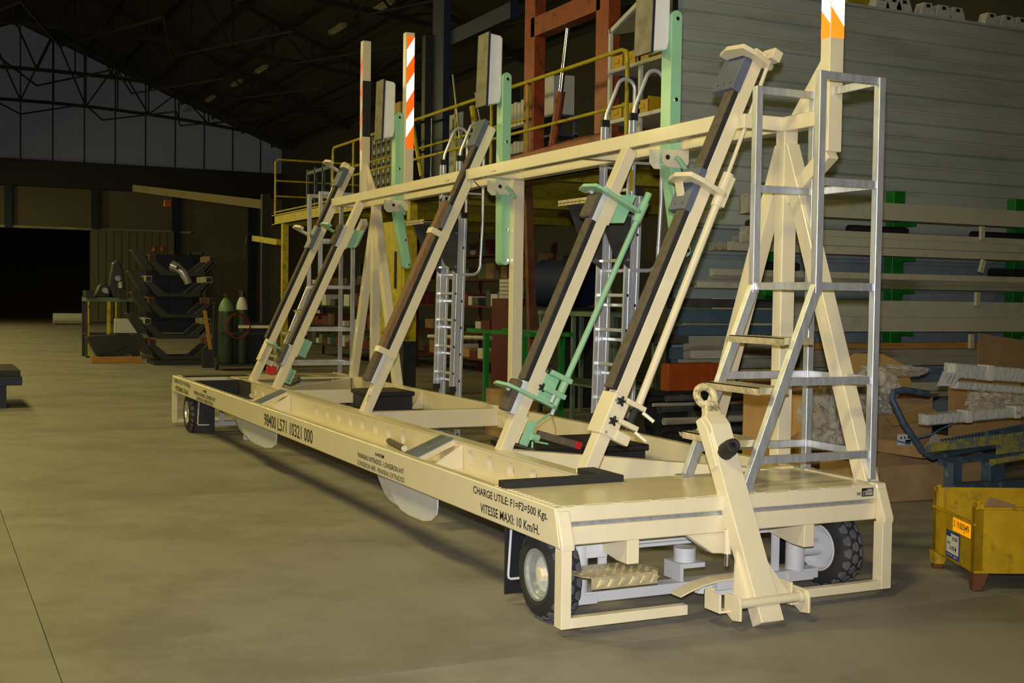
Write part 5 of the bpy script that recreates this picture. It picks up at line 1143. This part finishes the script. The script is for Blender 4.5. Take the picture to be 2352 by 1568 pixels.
for px0, px1 in ((2178,2200),(2264,2298)):
    a, b = at(px0, 1060, y=2.15), at(px1, 1060, y=2.15); z0_ = at(px0, 1120, y=2.15).z
    build(MB().box(a.x, b.x, 2.10, 2.20, 0.0, a.z), 'support_leg', bluepaint, tl, bevel=0.003)
a, b = at(2178, 1105, y=2.12), at(2420, 1118, y=2.12)
build(MB().box(a.x, b.x+0.2, 2.06, 2.16, a.z-0.09, a.z-0.02), 'base_bar', bluepaint, tl, bevel=0.003)
def wrapped(px0, py0, px1, py1, y, wd, h, label, bands, tag_=False):
    a, b = at(px0, py0, y=y), at(px1, py1, y=y); d = (b-a).normalized()
    t = thing('wrapped_profile', label, 'profile', a)
    build(MB().beam(a, b, wd, h), 'profile', whitegrey, t, bevel=0.003)
    build(MB().beam(a-d*0.03, b, wd+0.03, h+0.02), 'film_wrap', film, t, bevel=0.012, bseg=2)
    for s_ in bands:
        p = a.lerp(b, s_); build(MB().beam(p-d*0.03, p+d*0.03, wd+0.036, h+0.026), 'tape_band', paper, t)
    return t, a, b, d
t1, a, b, d = wrapped(2185, 850, 2480, 872, 2.6, 0.10, 0.11, 'film-wrapped grey profile with white tape lying uppermost on the trolley', (0.25,))
t2, a2, b2, d2 = wrapped(2195, 884, 2480, 906, 2.5, 0.07, 0.05, 'bubble-wrapped slim profile under the taped one', ())
t3, a3, b3, d3 = wrapped(2125, 963, 2480, 932, 2.4, 0.08, 0.075, 'film-wrapped flat profile with a marked tape band, low on the trolley', (0.24, 0.55))
text('F16', t3, a3.lerp(b3, 0.535)+Vector((0,-0.06,-0.02)), (1,0,0.05), Zv, 0.03, 0.05)
c = at(2180, 872, y=2.38)
pt_ = thing('paper_tag', 'white paper tag with handwritten lines hanging from the wrapped profiles', 'tag', c)
cor = [at(2166, 853, y=2.38), at(2210, 857, y=2.38), at(2194, 886, y=2.38), at(2152, 886, y=2.38)]
build(MB().prism(cor, (0,0.002,0)), 'sheet', paper, pt_)
for i, (s_, ln) in enumerate((('profiles',0.7),('restants',0.75),('STEMO',0.7),('(5)',0.3))):
    e0 = cor[0].lerp(cor[1], 0.86-0.22*i); e1 = cor[3].lerp(cor[2], 0.86-0.22*i)
    o_ = e0.lerp(e1, 0.12)
    text(s_, pt_, o_+Vector((0,-0.002,0)), (e1-e0), (cor[1]-cor[0]), 0.022, (e1-e0).length*ln)
# ================================================================== yellow crate
cr = thing('steel_crate', 'worn yellow steel stacking crate with a white and blue label', 'crate', (2.64, -0.14, 0))
CM = Matrix.Translation((2.645,-0.145,0)) @ Matrix.Rotation(math.atan2(-0.41,0.91),4,'Z')   # local x = along the near face, y = back
Wc, Dc, z0c, zf, zbk = 0.92, 0.64, 0.105, 0.485, 0.50
def cp(name, mb, m=yellowp, parent=cr, **k): return build(mb.xf(CM), name, m, parent, **k)
cp('front_panel', MB().box(0, Wc, 0, 0.006, z0c, zf).box(0, Wc, -0.006, 0.02, zf-0.012, zf).box(0,Wc,-0.006,0.02,z0c,z0c+0.015), bevel=0.002)
cp('back_panel', MB().box(0, Wc, Dc-0.006, Dc, z0c, zf))
lp = cp('left_panel', MB().box(0, 0.006, 0, Dc, z0c, 0.385).box(-0.006, 0.014, 0, Dc, 0.375, 0.39).box(0,0.006,0,0.06,0.38,0.485).box(0,0.006,Dc-0.06,Dc,0.38,0.485), bevel=0.002)
cp('right_panel', MB().box(Wc-0.006, Wc, 0, Dc, z0c, zf))
cp('bottom_sheet', MB().box(0, Wc, 0, Dc, z0c, z0c+0.006))
cp('top_rail', MB().box(0, 0.012, 0.0, Dc, 0.47, 0.487) if False else MB().box(0.0, Wc, Dc-0.004, Dc+0.006, zf-0.10, zf+0.015), bevel=0.002)
for x in (0.0, Wc-0.05):
    for y in (0.0, Dc-0.05):
        cp('corner_post', MB().box(x, x+0.05, y, y+0.012, z0c, zf+0.02).box(x, x+0.012, y, y+0.05, z0c, zf+0.02).box(x+0.012, x+0.032, y+0.012, y+0.032, zf, zf+0.035), bevel=0.002)
        ft = cp('foot', MB().prism([(x-0.005,y-0.005,z0c),(x+0.085,y-0.005,z0c),(x+0.055,y-0.005,0.03),(x+0.0,y-0.005,0.03)], (0,0.01,0)).prism([(x-0.005,y-0.005,z0c),(x-0.005,y+0.085,z0c),(x-0.005,y+0.055,0.03),(x-0.005,y,0.03)], (0.01,0,0)), rust if (x, y) == (0.0, 0.0) else yellowp)
        cp('foot_pad', MB().box(x-0.005, x+0.055, y-0.005, y+0.055, 0.0, 0.035), rust, ft, bevel=0.008)
npx = cp('number_plate', MB().box(-0.010, -0.006, 0.045, 0.30, 0.295, 0.375), plate_amber, lp, label='amber reflective number plate')
inv = CM.to_3x3()
def ctext(s, y, z, h, wd, xo=-0.010, m=lettering, bold=0.01, parent=lp):
    o_ = CM @ Vector((xo, y, z)); text(s, parent, o_, inv @ Vector((0,-1,0)), Zv, h, wd, m=m, bold=bold, off=0.0015)
ctext('3 1N00J49', 0.285, 0.31, 0.052, 0.225)
lw = cp('blue_label', MB().box(-0.009, -0.006, 0.20, 0.40, 0.125, 0.285), labelblue, lp)
cp('label_field', MB().box(-0.011, -0.009, 0.21, 0.39, 0.155, 0.250), paper, lp)
cp('label_field', MB().box(-0.011, -0.009, 0.21, 0.325, 0.250, 0.272), paper, lp)
ctext('JAUNIN', 0.30, 0.228, 0.032, 0.085, -0.0115); ctext('DEVELOPPEMENT', 0.388, 0.254, 0.012, 0.08, -0.0115, m=labelblue)
ctext('LIVRE', 0.375, 0.205, 0.016, 0.05, -0.0115); ctext('A 400 M', 0.335, 0.175, 0.028, 0.10, -0.0115)
ctext('AERONAUTIQUE', 0.385, 0.136, 0.010, 0.09, -0.0095, m=paper); ctext('SERVICE', 0.275, 0.134, 0.012, 0.05, -0.0095, m=paper)
for i, (x, y, rz, sz) in enumerate(((0.35,0.45,0.4,0.30),(0.62,0.40,-0.2,0.26),(0.22,0.30,0.8,0.22))):
    c = CM @ Vector((x, y, z0c+0.007))
    sheet(c, [(-0.18,0),(0.18,0),(0.16,sz),(-0.05,sz+0.06),(-0.17,sz*0.8)], rz-0.42, 0.15*(1 if i % 2 else -1), card2, 'torn cardboard piece in the yellow crate, %s' % ('towards its back','at its right','nearest its left side')[i])
# ================================================================== left background
def pb(px, py, y): return at(px, py, y=y)
# five stacked black cradles
def cradle(k, sh):
    z = 0.28+0.47*k; x0, x1, y = 1.75+sh, 3.15+sh, 22.6
    t = thing('steel_cradle', ['black steel cradle lowest in the stack of five','black steel cradle second from the bottom of the stack','black steel cradle in the middle of the stack','black steel cradle second from the top of the stack','black steel cradle on the top of the stack with a bent bright tube in it'][k], 'cradle', ((x0+x1)/2, y, z-0.2), 'stack of black cradles')
    for dy in (0, 0.9):
        build(MB().prism([(x0-0.05,y+dy,z+0.18),(x0+0.12,y+dy,z+0.18),(x0+0.42,y+dy,z-0.08),(x1-0.42,y+dy,z-0.08),(x1-0.12,y+dy,z+0.18),(x1+0.05,y+dy,z+0.18),(x1-0.25,y+dy,z-0.16),(x0+0.25,y+dy,z-0.16)], (0,0.09,0)), 'cradle_frame', darkmetal, t, bevel=0.005)
    for xx in (x0-0.02, x1-0.10):
        bx_ = MB().box(xx, xx+0.14, y-0.02, y+1.0, z+0.16, z+0.30)
        build(bx_, 'tube_arm', rust if (k % 2 == 0) else tubegrey, t, bevel=0.004)
        build(MB().box(xx+0.015, xx+0.125, y-0.025, y-0.018, z+0.175, z+0.285), 'end_black_patch', lettering, t)  # flat black sheet in place of the shaded tube mouth
    build(MB().prism([(x0-0.35,y+0.2,z+0.40),(x0-0.15,y+0.2,z+0.40),(x0+0.12,y+0.2,z-0.05),(x0-0.06,y+0.2,z-0.05)], (0,0.5,0)), 'side_tube', darkmetal, t, bevel=0.01)
    build(MB().prism([(x1+0.02,y,z+0.2),(x1-0.22,y,z-0.06),(x1-0.16,y,z-0.08),(x1+0.08,y,z+0.2)], (0,0.06,0)), 'strut', tubedark, t)
    return t
for k in range(5): cradle(k, (0.06,-0.05,0.04,-0.03,0.05)[k])
build(MB().box(1.9, 3.0, 22.6, 23.6, 0.0, 0.11), 'base_beam', darkmetal, [o for o in bpy.data.objects if o.name == 'steel_cradle'][0])
c = pb(400, 620, 22.7)
t = thing('bent_tube', 'crumpled bright foil-wrapped elbow lying in the top cradle', 'elbow', (c.x,22.7,c.z-0.25))
build(MB().tube([(c.x-0.05,22.75,c.z+0.10),(c.x+0.05,22.7,c.z+0.06),(c.x+0.17,22.65,c.z-0.04),(c.x+0.27,22.65,c.z-0.20),(c.x+0.30,22.65,c.z-0.30)], 0.13, 14, True, 0.075), 'foil_cover', zinc, t, smooth=True)
build(MB().tube([(c.x+0.05,22.56,c.z+0.05),(c.x+0.05,22.53,c.z+0.05)], 0.035, 12), 'bore', lettering, t)  # black disc painted for the dark inside of the elbow
# work table with yellow posts, tilted crate and timber in front
wt = thing('work_table', 'dark steel work table with slim yellow posts left of the cradle stack', 'table', (1.2, 26.0, 0))
a, b = pb(198, 690, 26.0), pb(310, 690, 26.0); zt = pb(250, 683, 26.0).z
build(MB().box(a.x, b.x, 26.0, 26.9, zt-0.1, zt), 'table_top', greenbench, wt)
for px, m, wd in ((203,mezz_y,0.035),(249,mezz_y,0.08),(266,mezz_y,0.035)):
    q = pb(px, 730, 26.0); build(MB().box(q.x-wd/2, q.x+wd/2, 25.95, 26.0, 0.05, zt-0.1), 'yellow_post', m, wt)
for xx in (a.x, b.x-0.08): build(MB().box(xx, xx+0.08, 26.0, 26.08, 0, zt-0.1), 'leg', darkmetal, wt); build(MB().box(xx, xx+0.08, 26.8, 26.88, 0, zt-0.1), 'leg', darkmetal, wt)
build(MB().box(a.x, b.x, 26.1, 26.8, 0.55, 0.6), 'lower_shelf', darkmetal, wt)
for px in (207, 281):
    q = pb(px, 665, 25.9); tag(build(MB().box(q.x-0.09, q.x+0.09, 25.9, 26.6, zt+0.002, zt+0.17), 'box_tube', darkmetal, loc=(q.x,26.2,zt)), 'dark box tube lying on the work table, %s' % ('left one' if px == 207 else 'right one'), 'tube')
for px, py, lab, m in ((240,655,'dark grey machine part on the work table between the box tubes',darkmetal),(270,620,'tall dark bench machine with a pale face on the work table',steel)):
    q = pb(px, py, 26.3); t = thing('bench_machine', lab, 'machine', (q.x,26.4,zt))
    hh = 0.35 if px == 240 else 0.95
    build(MB().prism([(q.x-0.22,26.3,zt),(q.x+0.22,26.3,zt),(q.x+0.14,26.3,zt+hh*0.7),(q.x+0.02,26.3,zt+hh),(q.x-0.10,26.3,zt+hh*0.9),(q.x-0.18,26.3,zt+hh*0.4)], (0,0.35,0)), 'casting', m, t, bevel=0.02)
    build(MB().tube([(q.x,26.28,zt+hh*0.5),(q.x,26.2,zt+hh*0.5)], 0.07, 12), 'spindle', zinc, t)
    build(MB().box(q.x+0.02, q.x+0.10, 26.27, 26.3, zt+hh*0.25, zt+hh*0.42), 'dial_plate', whitepaint, t)
q = pb(292, 700, 25.5); carton(Vector((q.x,25.6,0.62)), 0.55,0.3,0.35,0.0,whitepaint,'pale carton on the lower shelf right of the yellow posts', flaps=False)
boxthing('support_block', 'dark block under the pale carton', 'block', darkmetal, q.x-0.3, q.x+0.3, 25.45, 25.8, 0, 0.615)
q = pb(240, 795, 24.0)
t = thing('tilted_crate', 'dark open crate tilted on timber in front of the work table', 'crate', (q.x,24.0,0.2))
build(MB().prism([(q.x-0.40,23.9,q.z+0.22),(q.x+0.28,23.9,q.z+0.28),(q.x+0.42,23.9,q.z-0.06),(q.x-0.16,23.9,q.z-0.22)], (0,0.5,0)), 'body', darkmetal, t, bevel=0.01)
build(MB().prism([(q.x-0.16,23.85,q.z-0.22),(q.x+0.42,23.85,q.z-0.06),(q.x+0.42,23.85,0.16),(q.x-0.16,23.85,0.16)], (0,0.45,0)), 'base', darkmetal, t)
a, b = pb(204, 812, 24.0), pb(318, 815, 24.0)
tag(build(MB().box(a.x, b.x, 23.5, 23.62, 0, 0.15), 'timber_beam', timber, loc=(a.x,23.5,0), bevel=0.006), 'pale-ended timber beam on the floor under the tilted crate', 'timber')
tag(build(MB().box(a.x+0.1, b.x-0.1, 24.3, 24.42, 0, 0.15), 'timber_beam', timber, loc=(a.x,24.3,0), bevel=0.006), 'second timber beam under the back of the tilted crate', 'timber')
q0, q1 = pb(122, 728, 56.0), pb(200, 731, 56.0)
tag(build(MB().tube([(q0.x,56.0,0.275),(q1.x,56.0,0.275)], 0.27, 16), 'pale_roll', whitepaint, loc=(q0.x,56,0.03), smooth=True), 'pale roll lying on the floor by the dark doorway', 'roll')
# gas bottles on their trolley
gt = thing('bottle_trolley', 'dark welding bottle trolley with hose beside the cradle stack', 'trolley', (3.55, 20.6, 0))
gx0, gx1 = at(500, 850, y=20.6).x, at(610, 850, y=20.6).x
build(MB().box(gx0, gx1, 20.35, 21.0, 0.10, 0.14), 'base_plate', darkmetal, gt)
for xx in (gx0-0.03, gx1): 
    build(MB().lathe([(0.14,0),(0.14,0.05)], (xx,20.7,0.14), (1,0,0), 18), 'wheel', rubber, gt, smooth=True)
    build(MB().box(xx, xx+0.04, 20.95, 21.0, 0.1, 1.45), 'frame_bar', darkmetal, gt)
build(MB().box(gx0, gx1, 20.98, 21.0, 0.1, 1.0), 'back_sheet', darkmetal, gt); build(MB().box(gx0,gx1,20.32,20.35,0.75,0.82), 'retaining_bar', darkmetal, gt)
hz = [(gx0+0.30+0.22*math.cos(a_), 20.30-0.01*k, 0.95+0.26*math.sin(a_)) for k, a_ in enumerate([i*0.35 for i in range(40)])]
build(MB().tube(hz, 0.014, 6), 'hose_coil', redbox, gt, smooth=True)
def bottle(x, y, r, hgt, m, m2, label):
    t = thing('gas_bottle', label, 'gas bottle', (x,y,0.14))
    build(MB().lathe([(r*0.9,0),(r,0.03),(r,hgt*0.80)], (x,y,0.145), (0,0,1), 22), 'body', m, t, smooth=True)
    build(MB().lathe([(r,hgt*0.80),(r*0.93,hgt*0.87),(r*0.62,hgt*0.95),(r*0.28,hgt*1.0),(0.03,hgt*1.0)], (x,y,0.145), (0,0,1), 22), 'shoulder', m2, t, smooth=True)
    build(MB().tube([(x,y,0.14+hgt),(x,y,0.24+hgt)], 0.025, 10).tube([(x-0.05,y,0.2+hgt),(x+0.05,y,0.2+hgt)], 0.02, 8), 'valve', rust, t)
bottle(gx0+0.17, 20.62, 0.155, 1.38, cyldark, cylgreen, 'green gas bottle with a light green shoulder on the trolley')
bottle(gx0+0.52, 20.66, 0.125, 1.42, cyldark, whitepaint, 'gas bottle with a white shoulder on the trolley')
bx_ = bpy.data.objects.get('gas_bottle.001')
build(MB().lathe([(0.07,0),(0.075,0.12),(0.06,0.14)], (gx0+0.52,20.66,0.14+1.42), (0,0,1), 12), 'valve_guard', steel, bx_)
q = pb(487, 720, 21.5)
tag(build(MB().beam((q.x-0.03,21.5,0.4),(q.x-0.16,21.5,1.25),0.07,0.05,(0,1,0)), 'timber_piece', timber, loc=(q.x,21.5,0.4)), 'slim timber frame piece leaning between the cradles and the gas bottles', 'timber')
boxthing('timber_rest', 'dark stand the slim timber leans on', 'stand', darkmetal, q.x-0.2, q.x+0.1, 21.45, 21.6, 0, 0.39)
q0, q1 = pb(548, 750, 20.0), pb(640, 750, 20.0)
cv = thing('cream_bar_stand', 'cream square bar on a stand beside the gas bottles', 'stand', (q0.x,20.0,0))
build(MB().box(q0.x, q1.x, 19.95, 20.03, q0.z-0.03, q0.z+0.03), 'bar', cream, cv); build(MB().box(q1.x-0.1, q1.x-0.05, 19.97, 20.02, 0, q0.z-0.03), 'leg', cream, cv)
# blue machine with orange lamps, pale framed door, jib arms
q0, q1 = pb(335, 620, 45.0), pb(445, 620, 45.0)
mc = thing('blue_machine', 'dark blue machine cabinet with two orange warning lamps behind the cradle stack', 'machine', ((q0.x+q1.x)/2, 45.5, 0))
build(MB().box(q0.x, q1.x, 45.0, 46.5, 0, pb(390, 585, 45).z), 'cabinet', bluecol, mc, bevel=0.02); build(MB().box(q0.x+0.1,q0.x+0.9,44.96,45.0,0.5,2.0), 'door_leaf', bluebarrel, mc)
for px in (358, 377):
    q = pb(px, 570, 45.0); build(MB().tube([(q.x,45.3,pb(390,585,45).z),(q.x,45.3,q.z-0.12)], 0.04, 8), 'lamp_stem', darkmetal, mc); build(MB().lathe([(0.10,0),(0.10,0.14),(0.06,0.20)], (q.x,45.3,q.z-0.12), (0,0,1), 12), 'warning_lamp', orangep, mc)
q0, q1 = pb(462, 590, 56.0), pb(497, 590, 56.0)
d2 = struct('door_2', MB().box(q0.x, q1.x, 59.0, 59.1, 0, 3.6), darkmetal); build(MB().box(q0.x-0.08, q0.x+0.08, 58.9, 59.0, 0, 3.7).box(q1.x-0.08, q1.x+0.08, 58.9, 59.0, 0, 3.7).box(q0.x, q1.x, 58.9, 59.0, 3.55, 3.7), 'door_frame', greenbench, d2)
a, b = pb(308, 432, 44.0), pb(610, 470, 30.0)
jb = thing('jib_crane', 'dull yellow jib crane arm reaching out high above the cradle stack', 'crane', (b.x,30,0))
build(MB().beam(a, b, 0.12, 0.26), 'jib_arm', dullyel, jb); build(MB().box(b.x-0.12, b.x+0.12, 29.9, 30.1, 0, b.z+0.3), 'jib_post', darkmetal, jb)
q = pb(384, 468, 38.0); build(MB().box(q.x-0.10, q.x+0.10, 37.9, 38.1, q.z-0.10, q.z+0.13), 'hoist_block', orange2, jb); q2 = a.lerp(b, 0.42); build(MB().tube([(q.x,38,q.z+0.1),(q.x,38,q2.z)], 0.01, 6), 'hoist_chain', steel, jb)
a, b = pb(583, 547, 24.0), pb(640, 556, 22.0)
j2 = thing('swing_arm', 'short yellow swing arm with a hanging black cable on the mezzanine column', 'crane', (b.x,22,b.z))
build(MB().beam(a, b, 0.10, 0.13), 'arm', mezz_y, j2)
cpts = [a+Vector((0.0,0,0.02)), a+Vector((-0.08,0,0.14)), a+Vector((-0.16,0,0.06)), a+Vector((-0.20,0,-0.16)), a+Vector((-0.21,0,-0.5))]
build(MB().tube(cpts, 0.02, 6), 'cable', lettering, j2, smooth=True)
# low blue cart with dark ribbed top at the left edge
q0, q1 = at(-60, 870, y=13.0), at(50, 870, y=13.0); zt = at(30, 862, y=12.9).z
ct = thing('low_cart', 'low dark blue cart with a ribbed dark top at the left edge of the floor', 'cart', (q0.x,13.0,0))
build(MB().box(q0.x-1.2, q1.x, 12.9, 14.6, zt-0.14, zt-0.02), 'cart_frame', bluecol, ct, bevel=0.006)
for k in range(7): build(MB().box(q0.x-1.2, q1.x-0.02, 12.95+k*0.24, 13.07+k*0.24, zt-0.02, zt+0.07), 'top_bar', darkmetal, ct, bevel=0.006)
for xx in (q1.x-0.32, q0.x-1.1):
    for yy in (12.95, 14.4): build(MB().box(xx, xx+0.12, yy, yy+0.12, 0.0, zt-0.14), 'leg', bluecol, ct)
